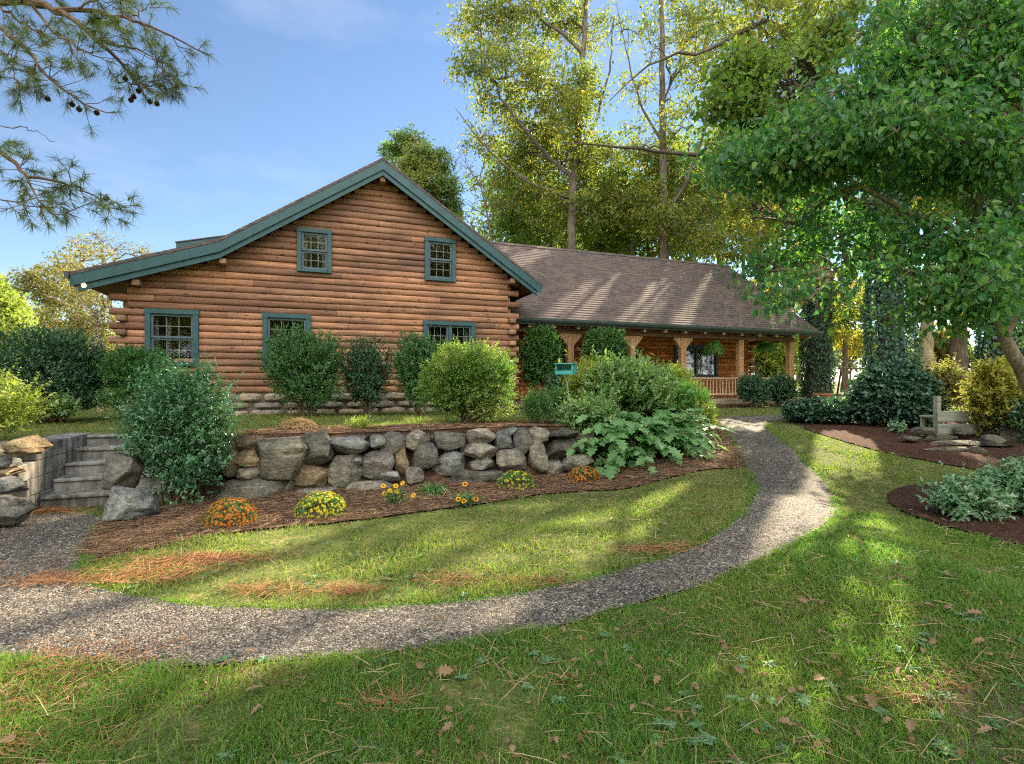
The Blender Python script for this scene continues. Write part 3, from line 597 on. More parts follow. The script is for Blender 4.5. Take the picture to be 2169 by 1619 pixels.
# windows
def window(a0, a1, z0, z1, style, mapb=0.0, trimmat='teal', curtain=True, tw=.105, lit=False):
    b = mapb; mb = MB()
    mb.box(a0-.01, b-.10, z1-tw, a1+.01, b+.06, z1, 0, .006); mb.box(a0, b-.095, z0, a0+tw, b+.06, z1-tw-.001, 0, .006); mb.box(a1-tw, b-.095, z0, a1, b+.06, z1-tw-.001, 0, .006)
    mb.box(a0+tw+.001, b-.11, z0, a1-tw-.001, b+.06, z0+tw*.8, 0, .006)
    w = mb.build('window', M[trimmat], house)
    ia0, ia1, iz0, iz1 = a0+tw+.002, a1-tw-.002, z0+tw*.8+.002, z1-tw-.003
    lights = [(ia0, ia1)] if style == 'dh' else [(ia0, (ia0+ia1)/2-.03), ((ia0+ia1)/2+.03, ia1)]
    if style != 'dh': mb = MB(); mb.box((ia0+ia1)/2-.028, b-.08, iz0, (ia0+ia1)/2+.028, b+.05, iz1); mb.build('mullion', M[trimmat], w)
    for (la, lb) in lights:
        st = .045; halves = [(iz0, (iz0+iz1)/2+.0, 0.0), ((iz0+iz1)/2+.002, iz1, -.03)] if style in ('dh', 'tall') else [(iz0, iz1, -.02)]
        for (ha, hb, off) in halves:
            y = b+off; mb = MB()
            mb.box(la, y-.02, ha, la+st, y+.02, hb); mb.box(lb-st, y-.02, ha, lb, y+.02, hb); mb.box(la+st+.001, y-.02, ha, lb-st-.001, y+.02, ha+st); mb.box(la+st+.001, y-.02, hb-st, lb-st-.001, y+.02, hb)
            mb.build('sash', M['sash'], w)
            mb = MB(); mb.box(la+st+.002, y-.004, ha+st+.002, lb-st-.002, y+.002, hb-st-.002); mb.build('pane', M['glass'], w)
            mb = MB(); nx_ = 2 if style != 'tall' else 0; wx = (lb-la-2*st)
            for i in range(1, nx_+1): x = la+st+wx*i/(nx_+1); mb.box(x-.009, y+.004, ha+st, x+.009, y+.014, hb-st)
            ny_ = 1 if style == 'dh' else 3
            for i in range(1, ny_+1):
                if style == 'tall': break
                zz = ha+st+(hb-ha-2*st)*i/(ny_+1); mb.box(la+st, y+.0045, zz-.009, lb-st, y+.0135, zz+.009)
            if mb.n: mb.build('muntin', M['muntin'], w)
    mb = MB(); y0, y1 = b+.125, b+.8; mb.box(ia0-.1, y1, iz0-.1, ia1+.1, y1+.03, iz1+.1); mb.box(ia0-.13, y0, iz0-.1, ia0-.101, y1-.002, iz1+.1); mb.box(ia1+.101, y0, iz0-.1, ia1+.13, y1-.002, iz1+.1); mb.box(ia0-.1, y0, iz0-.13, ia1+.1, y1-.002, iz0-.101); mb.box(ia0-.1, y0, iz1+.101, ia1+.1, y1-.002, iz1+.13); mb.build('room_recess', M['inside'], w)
    if curtain:
        for c0, c1 in curtain:
            mb = MB(); n = 24; xs = np.linspace(ia0+(ia1-ia0)*c0, ia0+(ia1-ia0)*c1, n); ys = b+.2+.025*np.sin(np.arange(n)*1.4)
            V = np.concatenate([np.c_[xs, ys, np.full(n, iz0-.02)], np.c_[xs, ys, np.full(n, iz1+.02)]]); i = np.arange(n-1); mb.add(V, np.stack([i, i+1, i+n+1, i+n], 1))
            mb.build('curtain', M['curtain'], w, smooth=True)
    return w
CUR = [[(.0, .1), (.28, .40)], [], [(.0, .12), (.9, 1)], [(0, .2), (.8, 1)], [(.0, .12)]]
for (wd, cu) in zip(WIN, CUR): window(*wd, curtain=cu)
# porch wing
EB, EZ, RB, RZ, WA1 = .80, 3.47, 5.45, 6.93, 16.35
nC = 36; mb = MB(); sl = (RZ-EZ)/(RB-EB)
for i in range(nC):
    b0, b1 = EB+(RB-EB)*i/nC, EB+(RB-EB)*(i+1)/nC; z0, z1 = EZ+sl*(b0-EB), EZ+sl*(b1-EB)
    mb.prism([(b0, z0+.016), (b1+.01, z1+.003), (b1+.01, z1-.05), (b0, z0-.05)], .9, WA1, axis='x')
mb.prism([(RB, RZ), (10.1, RZ-sl*(10.1-RB)), (10.1, RZ-sl*(10.1-RB)-.06), (RB, RZ-.06)], .9, WA1, axis='x')
mb.prism([(RB-.12, RZ-.05), (RB, RZ+.055), (RB+.12, RZ-.05)], .8, WA1+.01, axis='x')
wr = mb.build('porch_roof', M['shingle'], house)
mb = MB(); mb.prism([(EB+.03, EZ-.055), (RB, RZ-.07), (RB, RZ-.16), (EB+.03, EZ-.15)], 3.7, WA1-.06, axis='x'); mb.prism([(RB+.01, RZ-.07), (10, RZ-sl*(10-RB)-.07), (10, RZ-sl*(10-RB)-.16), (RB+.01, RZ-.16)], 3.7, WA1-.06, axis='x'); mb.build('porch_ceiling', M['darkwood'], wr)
mb = MB(); mb.prism([(EB, EZ-.01), (RB, RZ-.01), (RB, RZ-.2), (EB, EZ-.2)], WA1+.001, WA1+.035, axis='x'); mb.build('rake_board', M['gutter'], wr)
mb = MB(); mb.prism([(EB-.14, EZ+.0), (EB-.02, EZ+.0), (EB-.02, EZ-.13), (EB-.10, EZ-.13), (EB-.135, EZ-.07)], 3.95, WA1+.05, axis='x'); mb.build('gutter', M['gutter'], wr)
mb = MB(); mb.box(3.8, EB-.012, EZ-.19, WA1, EB+.022, EZ-.03); mb.build('fascia', M['gutter'], wr)
FZ = .95; PB = 1.2
posts = [5.94, 8.23, 10.28, 12.83, 15.27]
for a in posts:
    mb = MB(); w = .105 if a < 15 else .115; mb.box(a-w, PB-.1, FZ, a+w, PB+.1, 3.075, 0, .012); p = mb.build('porch_post', M['post'], house)
    if a < 12:
        for s in (-1, 1):
            mb = MB(); q = [(a+s*(w+.002), 2.70), (a+s*(w+.29), 3.03), (a+s*(w+.29), 3.072), (a+s*(w+.002), 3.072)]
            mb.prism(q if s < 0 else q[::-1], PB-.07, PB+.07); mb.build('bracket', M['post'], p)
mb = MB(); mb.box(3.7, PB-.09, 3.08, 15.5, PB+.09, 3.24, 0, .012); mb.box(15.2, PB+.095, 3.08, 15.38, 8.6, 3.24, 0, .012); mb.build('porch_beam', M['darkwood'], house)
for a in np.arange(4.45, 16.2, .82):
    mb = MB(); mb.tube([(a, EB+.12, 3.255), (a, EB+.18, 3.26), (a, 2.95, 3.62)], .06, 10, 0, True); rt = mb.build('rafter_tail', M['post'], house)
    mb = MB(); mb.tube([(a, EB+.10, 3.255), (a, EB+.119, 3.255)], .058, 10, 0, True); mb.build('rafter_cap', M['white'], rt)
for (a, b) in ((16.0, 8.4), (15.55, 7.2)):
    mb = MB(); mb.box(a-.12, b-.12, FZ, a+.12, b+.12, 3.3, 0, .012); mb.build('porch_post', M['post'], house)
mb = MB()
for i in range(14): mb.box(3.65, .98+i*.145, FZ-.04, 15.75, .98+i*.145+.14, FZ, 0)
mb.build('porch_floor', M['deck'], house)
mb = MB(); mb.box(3.65, 1.0, .5, 15.72, 1.04, FZ-.043); mb.box(3.66, .965, FZ-.043, 15.74, 1.001, FZ-.17); mb.build('porch_skirt', M['deck'], house)
mb = MB(); a = 10.3
ra, rb = 10.42, 12.7
mb.box(ra, PB-.045, 1.66, rb, PB+.045, 1.71, 0, .008); mb.box(ra, PB-.03, 1.09, rb, PB+.03, 1.15, 0, .006); rl = mb.build('porch_railing', M['rail'], house)
n = 16
for i in range(n):
    x = ra+.07+(rb-ra-.14)*i/(n-1)+r_.uniform(-.012, .012); k = r_.uniform(-.02, .02); mb = MB()
    mb.tube([(x-k, PB, 1.151), (x+k*.3, PB+.005, 1.4), (x+k, PB, 1.659)], [.024, .021, .023], 7, 0); mb.build('baluster', M['rail'], rl)
mb = MB(); mb.box(12.96, PB-.045, 1.66, 15.14, PB+.045, 1.71, 0, .008); mb.box(12.96, PB-.03, 1.09, 15.14, PB+.03, 1.15, 0, .006); rl2 = mb.build('porch_railing', M['rail'], house)
for i in range(15):
    x = 13.03+2.04*i/14; mb = MB(); mb.tube([(x, PB, 1.151), (x, PB+.005, 1.4), (x, PB, 1.659)], .022, 7, 0); mb.build('baluster', M['rail'], rl2)
mb = MB(); mb.box(6.05, PB-.045, 1.66, 8.1, PB+.045, 1.71, 0, .008); mb.box(6.05, PB-.03, 1.09, 8.1, PB+.03, 1.15, 0, .006); mb.build('porch_railing', M['rail'], house)
WB = 3.05
PW = [(5.55, 6.75, 1.75, 3.05), (11.35, 13.45, 1.72, 3.0)]
mb = MB(); back_ = lambda t, d, z: (t, WB-d, z)
logs(mb, 3.62, 15.2, FZ, 4.3, None, [(a0+.08, a1-.08, z0+.08, z1-.08) for a0, a1, z0, z1 in PW]+[(8.7, 9.55, .9, 2.95)], back_, ext=lambda k: (0, .2) if k % 2 else (0, -.1), seed=6)
for k in range(14):
    if k % 2 == 0: mb.box(15.1, WB-.16, FZ+LP*k+.012, 15.28, WB+.3, FZ+LP*(k+1)-.012, 1, .02)
mb.build('porch_wall', [M['plog'], M['logend']], house, smooth=True, sharp=50)
mb = MB(); mb.prism([(WB+.1, .5), (8.0, .5), (8.0, 3.9), (RB, RZ-.25), (WB+.1, 4.6)], 15.0, 15.2, axis='x'); mb.prism([(3.6, .5), (15.0, .5), (15.0, 4.5), (3.6, 4.5)], 7.9, 8.0); mb.build('wing_wall', M['plog'], house)
window(*PW[0], 'dh', WB, 'teal', [(0, .2)])
window(*PW[1], 'pair2', WB, 'teal', [])
mb = MB(); mb.box(8.62, WB-.1, FZ, 8.72, WB+.05, 3.0); mb.box(9.53, WB-.1, FZ, 9.63, WB+.05, 3.0); mb.box(8.721, WB-.1, 2.9, 9.529, WB+.05, 3.0); dr = mb.build('front_door', M['teal'], house)
mb = MB(); mb.box(8.722, WB-.03, FZ, 9.528, WB+.02, 2.899); mb.build('door_leaf', M['darkwood'], dr)
# flood light at the left eave
fa, fz = hun(180, 604, -.3); mb = MB(); mb.box(fa-.05, -.30, fz+.03, fa+.05, -.2, fz+.06); mb.tube([(fa, -.26, fz+.03), (fa, -.3, fz)], [.02, .035], 8, 0, True); fl = mb.build('flood_light', M['black'], house)
def emit(name, c, s):
    m, nt, out = newmat(name); e = N(nt, 'Emission'); e.inputs[0].default_value = (*c, 1); e.inputs[1].default_value = s; nt.links.new(e.outputs[0], out.inputs[0]); return m
M['lamp'] = emit('lit_bulb', (1, .5, .16), 1.6)
bm = bmesh.new(); bmesh.ops.create_uvsphere(bm, u_segments=14, v_segments=8, radius=.055); [v.co.__iadd__(Vector((fa, -.33, fz-.02))) for v in bm.verts]; mb = MB(); mb.bm(bm); mb.build('bulb', M['lamp'], fl, smooth=True)
mb = MB(); mb.tube([(fa-.14, -.26, fz+.04), (fa-.17, -.31, fz-.02)], [.025, .05], 10, 0, True); mb.build('lamp_head', M['black'], fl)
# ------------------------------------------------------------------ steps and cheek wall
steps = empty('concrete_steps', (HO[0], HO[1], 0), TH, label='five weathered concrete steps climbing between the boulders', cat='steps')
RS, TR = .155, .33
for k in range(5):
    b0 = -5.5+TR*k; mb = MB(); e = .0
    mb.box(-4.65-(.0 if k else .0), b0, RS*k-(.06 if k == 0 else .02), -3.1, b0+TR+.25, RS*(k+1)-.045, 0, .01); mb.box(-4.64, b0-.025, RS*(k+1)-.044, -3.1, b0+TR+.2, RS*(k+1), 0, .012)
    mb.build('step', M['conc'], steps)
mb = MB()
def blocks(y0, y1, z0, z1):
    L = y1-y0; n = max(1, round(L/.42))
    for i in range(n): mb.box(-5.0, y0+L*i/n, z0, -4.655+r_.uniform(-.006, .003), y0+L*(i+1)/n-.004, z1-.004, 0, .008)
blocks(-5.95, -4.0, -.1, .2); blocks(-5.75, -4.0, .2, .4); blocks(-5.95, -4.0, .4, .6); blocks(-5.55, -3.95, .6, .8)
mb.box(-5.02, -3.93, .5, -3.0, -3.75, .79, 0, .01)
mb.build('cheek_wall', M['conc'], steps)
# ------------------------------------------------------------------ boulders
def rock(name, c, dims, mat, label, group, cat='boulder', seed=0, yaw=0, tilt=0, blocky=3.2, facets=18, amp=.06, crack=None, cuts=(.56, .9)):
    r = np.random.default_rng(seed+100); bm = bmesh.new(); bmesh.ops.create_cube(bm, size=2); bmesh.ops.subdivide_edges(bm, edges=bm.edges[:], cuts=13, use_grid_fill=True)
    V = np.array([v.co[:] for v in bm.verts]); D = nrm(V); p = blocky
    rad = 1/((np.abs(D)**p).sum(1)**(1/p)); P = D*rad[:, None]
    for _ in range(facets):
        n = r.normal(size=3); n /= np.linalg.norm(n); h = r.uniform(*cuts)*(np.abs(n)**(p/(p-1))).sum()**((p-1)/p)
        d = P@n-h; P -= np.where(d > 0, d, 0)[:, None]*n*.94
    P += D*(vnoise(D*2.1+seed, 1)*amp)[:, None]+D*(vnoise(D*5+seed, 2)*amp*.32)[:, None]+D*(vnoise(D*12+seed, 3)*amp*.12)[:, None]
    if crack is not None:
        d = P[:, 2]-crack-.06*np.sin(P[:, 0]*3); P -= D*(.085*np.exp(-(d/.045)**2))[:, None]
    P = P/np.abs(P).max(0)
    P = P*np.array(dims)/2
    ct, st = math.cos(tilt), math.sin(tilt); P = P@np.array([[ct, 0, st], [0, 1, 0], [-st, 0, ct]])
    ct, st = math.cos(yaw), math.sin(yaw); P = P@np.array([[ct, st, 0], [-st, ct, 0], [0, 0, 1]])
    for v, q in zip(bm.verts, P): v.co = q
    mb = MB(); mb.bm(bm); o = mb.build(name, mat, smooth=True, sharp=24); o.location = c
    return tag(o, label, cat, group)
WG = 'boulders of the dry stone retaining wall'
def cA(x0, y0, x1, y1): return (420+x0*.2766, 820+y0*.2766, 420+x1*.2766, 820+y1*.2766)
def cB(x0, y0, x1, y1): return (950+x0*.2997, 780+y0*.2997, 950+x1*.2997, 780+y1*.2997)
def cL(x0, y0, x1, y1): return (x0*.3088, 650+y0*.3088, x1*.3088, 650+y1*.3088)
wallrocks = [
 (cA(130, 450, 370, 690), 'rtan', -.5, 'tilted brown slab of the stone wall touching the tall holly', 3),
 (cA(290, 365, 510, 490), 'rtan', .1, 'pale sunlit flat rock on the wall top beside the holly', 2.4),
 (cA(300, 480, 490, 640), 'rtan', .1, 'tan block wedged left of the big cracked boulder', 3),
 (cA(265, 605, 530, 715), 'rgrey', .05, 'flat grey rock lying on the wide slab behind the left orange mum', 2.6),
 (cA(445, 345, 885, 705), 'rgreen', .03, 'largest boulder of the wall, with a level crack across its face', 3.4),
 (cA(170, 690, 665, 890), 'rgreen', -.05, 'wide smooth grey green slab at the wall foot behind the left orange mum', 3.6),
 (cA(790, 340, 1060, 610), 'rgreen', .55, 'leaning slab just right of the largest cracked boulder', 3.4),
 (cA(990, 365, 1320, 450), 'rdark', .0, 'dark flat cap stone behind the bluish boulder', 3),
 (cA(1015, 370, 1355, 525), 'rblue', -.08, 'bluish rough boulder in the top row of the wall', 2.5),
 (cA(1300, 362, 1445, 490), 'rblue', .2, 'small bluish top rock between the rough boulder and a diamond rock', 2.8),
 (cA(705, 590, 1015, 795), 'rtan', -.35, 'tan boulder slanting up to the right above the dark yellow mum', 2.8),
 (cA(1000, 520, 1275, 780), 'rgreen', .3, 'rounded five sided boulder in the middle of the wall', 3),
 (cA(1160, 510, 1265, 615), 'rblue', 0, 'fist shaped little stone filling a gap in the wall middle', 2.4),
 (cA(1260, 480, 1500, 700), 'rgrey', -.15, 'rounded grey block right of the little gap stone', 3),
 (cA(1360, 620, 1555, 720), 'rblue', .03, 'small flat bluish rock above the yellow blanket flowers', 2.8),
 (cA(1395, 350, 1595, 540), 'rgrey', -.7, 'diamond shaped grey rock tilted on edge in the top row', 3),
 (cA(1578, 312, 1775, 480), 'rgrey', .1, 'round knob of rock standing highest in the wall top row', 2.4),
 (cA(1500, 460, 1625, 695), 'rtan', .2, 'tall narrow brown stone standing upright in the wall', 2.7),
 (cA(1610, 430, 1845, 630), 'rgrey', .05, 'rounded grey boulder beneath the round knob rock', 3),
 (cA(1765, 330, 2040, 490), 'rgrey', -.05, 'wide top boulder with a tan broken right end', 3),
 (cA(715, 755, 1065, 860), 'rgrey', 0, 'low flat stones half buried left behind the yellow mum', 3),
 (cA(1050, 710, 1490, 840), 'rgrey', .04, 'low half buried slab between the yellow mum and yellow blanket flowers', 3),
 (cA(1555, 615, 1730, 770), 'rgrey', -.1, 'plain grey rock just behind the strappy grass clump', 3),
 (cA(1795, 490, 2065, 690), 'rblue', .05, 'pale smooth oval boulder right of the strappy grass clump', 2.5),
 (cA(645, 695, 745, 855), 'rdark', 0, 'narrow dark chink stone beside the wide grey green slab', 2.8),
 (cB(105, 425, 335, 545), 'rgrey', .08, 'flat grey top rock left of a pale rounded rock', 3),
 (cB(85, 520, 355, 635), 'rgrey', -.08, 'flat ridged rock in the right half of the wall, second row', 3),
 (cB(145, 620, 335, 720), 'rgrey', 0, 'small square block low in the right half of the wall', 3.4),
 (cB(20, 705, 400, 845), 'rdark', .0, 'long dark base slab behind the red blanket flower', 3),
 (cB(315, 445, 480, 595), 'rblue', .3, 'pale rounded rock in the top of the right half of the wall', 2.6),
 (cB(325, 575, 555, 745), 'rgrey', -.05, 'large plain grey base block behind the dull yellow mum', 3.8),
 (cB(375, 412, 505, 485), 'rblue', .5, 'small pointed rock poking over the top right of the wall', 2.8),
 (cB(450, 425, 600, 625), 'rgrey', .45, 'leaning grey slab in the right half of the wall', 3),
 (cB(515, 412, 715, 555), 'rgreen', .35, 'tan green top boulder in the right half of the wall', 3),
 (cB(545, 518, 715, 745), 'rgreen', .1, 'tall tapering boulder that narrows to its foot right of the plain block', 2.5),
 (cB(690, 425, 940, 505), 'rdark', 0, 'dark flat cap slab near the lobed leaf plant', 3),
 (cB(670, 495, 945, 645), 'rdark', .05, 'dark bulging wide boulder near the lobed leaf plant', 2.6),
 (cB(645, 640, 840, 765), 'rgrey', 0, 'low rounded base rock behind the right orange mum', 2.6),
 (cB(770, 605, 1015, 730), 'rgrey', -.12, 'low sloping base slab touching the lobed leaf plant', 3),
 (cB(855, 445, 1030, 570), 'rdark', .1, 'dark rock half hidden by the lobed leaves', 3),
]
for i, (bx, mt, tl, lab, bl) in enumerate(wallrocks):
    u, v = (bx[0]+bx[2])/2, (bx[1]+bx[3])/2; Y = 7.2
    for _ in range(6):
        p = at(u, v, Y); hz = max(0, p[2]); Y = float(wally(p[0]))-.02+.30*min(1, hz/.8)+r_.normal(0, .03)
    p = at(u, v, Y); w, h = (bx[2]-bx[0])/F*Y*1.03, (bx[3]-bx[1])/F*Y*1.05
    rock('boulder', p, (w, max(.34, min(.62, w*.8)), h), M[mt], lab, WG, seed=i, tilt=tl*.35, blocky=bl, yaw=R(12), crack=(.12 if 'largest' in lab else None))
sside = [(cL(718, 1000, 985, 1250), 'rgrey', 'big layered grey boulder on the right of the steps', 5.95), (cL(735, 1230, 1050, 1470), 'rblue', 'pale pointed boulder at the foot of the steps under the layered one', 5.75),
         (cL(100, 885, 285, 1010), 'rtan', 'brownish wedge rock on top of the block wall left of the steps', 5.75), (cL(-60, 1030, 70, 1125), 'rblue', 'small rounded rock at the left frame edge above a flat one', 5.7), (cL(-70, 1105, 125, 1165), 'rtan', 'thin flat tan rock at the left frame edge', 5.65),
         (cL(-80, 1165, 150, 1295), 'rblue', 'bluish sloping boulder left of the steps', 5.6), (cL(-90, 1295, 185, 1500), 'rgrey', 'big grey boulder lowest left of the steps', 5.45), (cL(-120, 930, 40, 1040), 'rgrey', 'grey rock under the sunlit shrub at the left frame edge', 5.8)]
for i, (bx, mt, lab, Y) in enumerate(sside):
    p = at((bx[0]+bx[2])/2, (bx[1]+bx[3])/2, Y); w, h = (bx[2]-bx[0])/F*Y*1.05, (bx[3]-bx[1])/F*Y*1.06
    rock('boulder', p, (w, .5, h), M[mt], lab, WG, seed=60+i, blocky=3, tilt=(.1, -.15, -.2, 0, 0, .15, -.25, 0)[i], amp=.12)
# ------------------------------------------------------------------ plants
def leafset(mb, kind, P, D, Nn, L, W, m=0):
    {'fold': leaf_fold, 'ovate': leaf_ovate, 'lobed': leaf_lobed}[kind](mb, P, D, Nn, L, W, m)
def perp_mix(D, k, flat=.0):
    """leaf directions leaving shoots D"""
    r = rdir(len(D)); q = nrm(r-(r*D).sum(1)[:, None]*D); return nrm(D*k+q*(1-k)+np.array([0, 0, flat]))
def shrub(name, label, cat, box, Y, leaf, L, W, nshoot, mat, group=None, depth=.8, bump=.2, shootlen=.22, nleaf=9, up=.6, kind='fold', lift=0.0, shell=.38, spikes=0, spikelen=.3, stems=14, droop=0., p=2.0, seed=0, stemmat='twig', zb=None, flatbot=.0, clumps=None, gaps=.0):
    global rng
    rng = np.random.default_rng(1000+seed+len(label)*7+int(box[0]))
    kind = leaf; u0, v0, u1, v1 = box; x = ((u0+u1)/2-CX)/F*Y; rx = (u1-u0)/2/F*Y; zt = H-(v0-CY)/F*Y; zg = float(T(x, Y)) if zb is None else zb
    zlo = max(zg, H-(v1-CY)/F*Y)+lift; rz = max(.06, (zt-zlo)/2); c = np.array([x, Y, zlo+rz]); sh_ = min(.45*shootlen, .3*rx, .3*rz); rx -= sh_; rz -= sh_*.6; ry = rx*depth
    root = empty(name, (x, Y, zg), 0, label=label, cat=cat, group=group); off = (x, Y, zg)
    if name in ('shrub', 'climbing_shrub', 'ivy_mound', 'ivy_hedge') and Y > 8: nshoot = int(nshoot*1.5); L *= 1.15; W *= 1.2
    d = rdir(nshoot*2); d = d[d[:, 2] > -.92][:nshoot]; n = len(d)
    sup = 1/((np.abs(d)**p).sum(1)**(1/p)) if p != 2 else np.ones(n)
    f = 1+bump*vnoise(d*2.2+seed*3.3, 1)+bump*.6*vnoise(d*4.7+seed, 2)
    if name == 'shrub': f = f+.16*vnoise(d*1.25+seed*2.1+x, 6); gaps = max(gaps, .17)
    if gaps: keep = vnoise(d*3.1+seed*1.7, 9) > -1+gaps*2; d, f, sup = d[keep], f[keep], sup[keep]; n = len(d)
    rad = rng.uniform(0, 1, n)**shell
    R3 = np.array([rx, ry, rz])*.9
    S = c+d*R3*(f*sup*rad)[:, None]
    k = rng.normal(0, shootlen*.25, (n, 3)); S += k
    S[:, 2] = np.maximum(S[:, 2], zg+.03)
    sd = nrm(d*R3/R3.max()*(1-up)+np.array([0, 0, up])+rng.normal(0, .28, (n, 3))); sd[:, 2] -= droop; sd = nrm(sd)
    sl = shootlen*rng.uniform(.6, 1.3, n)
    if spikes:
        kk = rng.choice(np.nonzero(d[:, 2] > .1)[0], spikes); S = np.concatenate([S, c+d[kk]*R3*(f[kk])[:, None]]); sd = np.concatenate([sd, nrm(np.array([0, 0, 1.])+d[kk]*.35+rng.normal(0, .15, (spikes, 3)))]); sl = np.concatenate([sl, spikelen*rng.uniform(.5, 1.4, spikes)]); n = len(S)
    t = np.linspace(.05, 1, nleaf)[None].repeat(n, 0)
    P = (S[:, None]+sd[:, None]*(sl[:, None]*t)[..., None]).reshape(-1, 3); DD = np.repeat(sd, nleaf, 0)
    if droop: P[:, 2] -= (droop*.5*(sl[:, None]*t*t)).reshape(-1)
    D = perp_mix(DD, .42); D[:, 2] -= droop*.4
    Nn = nrm(DD*.5+np.array([0, 0, .7])+rdir(len(P))*.55)
    sc_ = rng.uniform(.65, 1.2, len(P)); mb = MB(); leafset(mb, kind, P, D, Nn, L*sc_, W*sc_)
    mb.build('foliage', M[mat] if isinstance(mat, str) else mat, root, off=off)
    if stems:
        mb = MB(); pick = rng.choice(n, min(stems*3, n), replace=False)
        for i in range(stems):
            base = np.array([x, Y, zg-.03])+np.array([rng.normal(0, rx*.16), rng.normal(0, ry*.16), 0]); e = S[pick[i]]; m_ = (base+e)/2+np.array([0, 0, (e[2]-base[2])*.15])+rng.normal(0, .04, 3)
            r0 = max(.006, rx*.022); q = [base*(1-s)**2+2*m_*s*(1-s)+e*s*s for s in (0, .3, .6, 1)]; mb.tube(q, [r0, r0*.8, r0*.6, r0*.3], 5)
        mb.build('stem', M[stemmat], root, off=off)
    return root
FG = 'clipped shrubs along the gable wall'
shrub('shrub', 'big dark rounded shrub at the left house corner', 'shrub', (8, 706, 222, 890), 9.6, 'fold', .055, .026, 2300, 'l_dark', depth=.8, bump=.1, shootlen=.16, nleaf=9, stems=22, shell=.3, p=2.6)
shrub('shrub', 'green feathery evergreen shrub under the left ground floor window', 'shrub', (222, 742, 360, 862), 9.7, 'fold', .06, .016, 1500, 'l_arb', FG, depth=.6, bump=.2, shootlen=.14, nleaf=9, up=.75, p=3.2)
shrub('shrub', 'tall glossy holly bush leaning over the steps', 'shrub', (272, 775, 492, 1090), 6.25, 'ovate', .05, .024, 2500, 'l_holly', depth=.75, bump=.24, shootlen=.19, nleaf=9, up=.6, spikes=110, spikelen=.26, stems=24, shell=.3, p=2.4, flatbot=.2)
shrub('shrub', 'sunlit yellow leaved shrub at the left frame edge', 'shrub', (-150, 800, 72, 985), 6.1, 'ovate', .06, .028, 700, 'l_yg', depth=.9, bump=.25, shootlen=.2, nleaf=8, spikes=25, stems=12)
shrub('shrub', 'broad dark shrub under the middle ground floor window', 'shrub', (560, 700, 730, 878), 11.0, 'fold', .05, .026, 2300, 'l_box', FG, depth=.7, bump=.28, shootlen=.15, nleaf=9, spikes=40, spikelen=.2, p=2.6)
shrub('shrub', 'narrow leggy dark shrub between two windows of the gable', 'shrub', (722, 718, 828, 880), 11.6, 'fold', .05, .026, 1150, 'l_dark', FG, depth=.7, bump=.28, shootlen=.15, nleaf=8, p=2.6, stems=14, gaps=.25, lift=.05)
shrub('shrub', 'dark clipped shrub partly behind the pale green privet', 'shrub', (836, 706, 935, 870), 11.6, 'fold', .05, .026, 1300, 'l_box', FG, depth=.9, bump=.28, shootlen=.14, nleaf=9, spikes=40, spikelen=.2, p=2.8)
shrub('shrub', 'pale green backlit privet bush above the stone wall', 'shrub', (890, 722, 1100, 922), 9.2, 'fold', .042, .022, 2500, 'l_light', depth=.75, bump=.12, shootlen=.13, nleaf=9, up=.4, spikes=120, spikelen=.16, stems=34, p=2.4, shell=.34)
shrub('climbing_shrub', 'tall climbing shrub nearest the gable corner on the porch', 'shrub', (1100, 692, 1195, 835), 14.9, 'fold', .07, .04, 1200, 'l_priv', 'climbing shrubs on the porch front', depth=.6, bump=.1, shootlen=.18, nleaf=8, lift=0, p=2.6, stems=8)
shrub('climbing_shrub', 'mushroom headed climbing shrub between the first two porch posts', 'shrub', (1232, 698, 1330, 792), 15.6, 'fold', .07, .04, 1000, 'l_priv', 'climbing shrubs on the porch front', depth=.6, bump=.12, shootlen=.18, nleaf=8, p=2.6, stems=9)
shrub('shrub', 'dark low shrub at the foot of the first porch post', 'shrub', (1155, 785, 1245, 880), 13.6, 'fold', .06, .03, 700, 'l_dark', depth=.7, bump=.2, shootlen=.18, nleaf=8, p=2.2)
shrub('shrub', 'left one of two small dark clipped shrubs before the porch end', 'shrub', (1563, 798, 1627, 858), 17.2, 'fold', .07, .035, 700, 'l_dark', 'small shrubs before the porch end', depth=.9, bump=.1, shootlen=.15, nleaf=8, p=3)
shrub('shrub', 'right one of two small dark clipped shrubs before the porch end', 'shrub', (1622, 798, 1686, 858), 17.6, 'fold', .07, .035, 700, 'l_dark', 'small shrubs before the porch end', depth=.9, bump=.1, shootlen=.15, nleaf=8, p=3)
# the mixed border right of the wall
shrub('shrub', 'tall loose blue green perennial rising behind the lobed leaves', 'shrub', (1240, 788, 1425, 960), 10.0, 'fold', .12, .045, 800, 'l_mixed', depth=.8, bump=.25, shootlen=.4, nleaf=12, up=.6, spikes=40, spikelen=.45, stems=25)
shrub('shrub', 'feathery bright green juniper beside the curving path', 'shrub', (1385, 815, 1508, 935), 10.6, 'fold', .05, .012, 2300, 'l_jun', depth=.8, bump=.14, shootlen=.22, nleaf=10, up=.45)
shrub('shrub', 'yellow tipped shrub showing over the top of the border', 'shrub', (1370, 778, 1472, 880), 11.6, 'fold', .06, .03, 700, 'l_yg', depth=.8, bump=.2, shootlen=.2, nleaf=9)
shrub('shrub', 'small yellow green shrub at the end of the border by the path', 'shrub', (1440, 855, 1515, 930), 10.3, 'fold', .05, .022, 700, 'l_yg', depth=.8, bump=.2, shootlen=.14, nleaf=9)
shrub('perennial', 'airy pale perennial with feathered leaves behind the feeder pole', 'plant', (1205, 790, 1300, 905), 10.2, 'fold', .13, .035, 330, 'l_yg', depth=.8, bump=.3, shootlen=.4, nleaf=11, up=.6, stems=14)
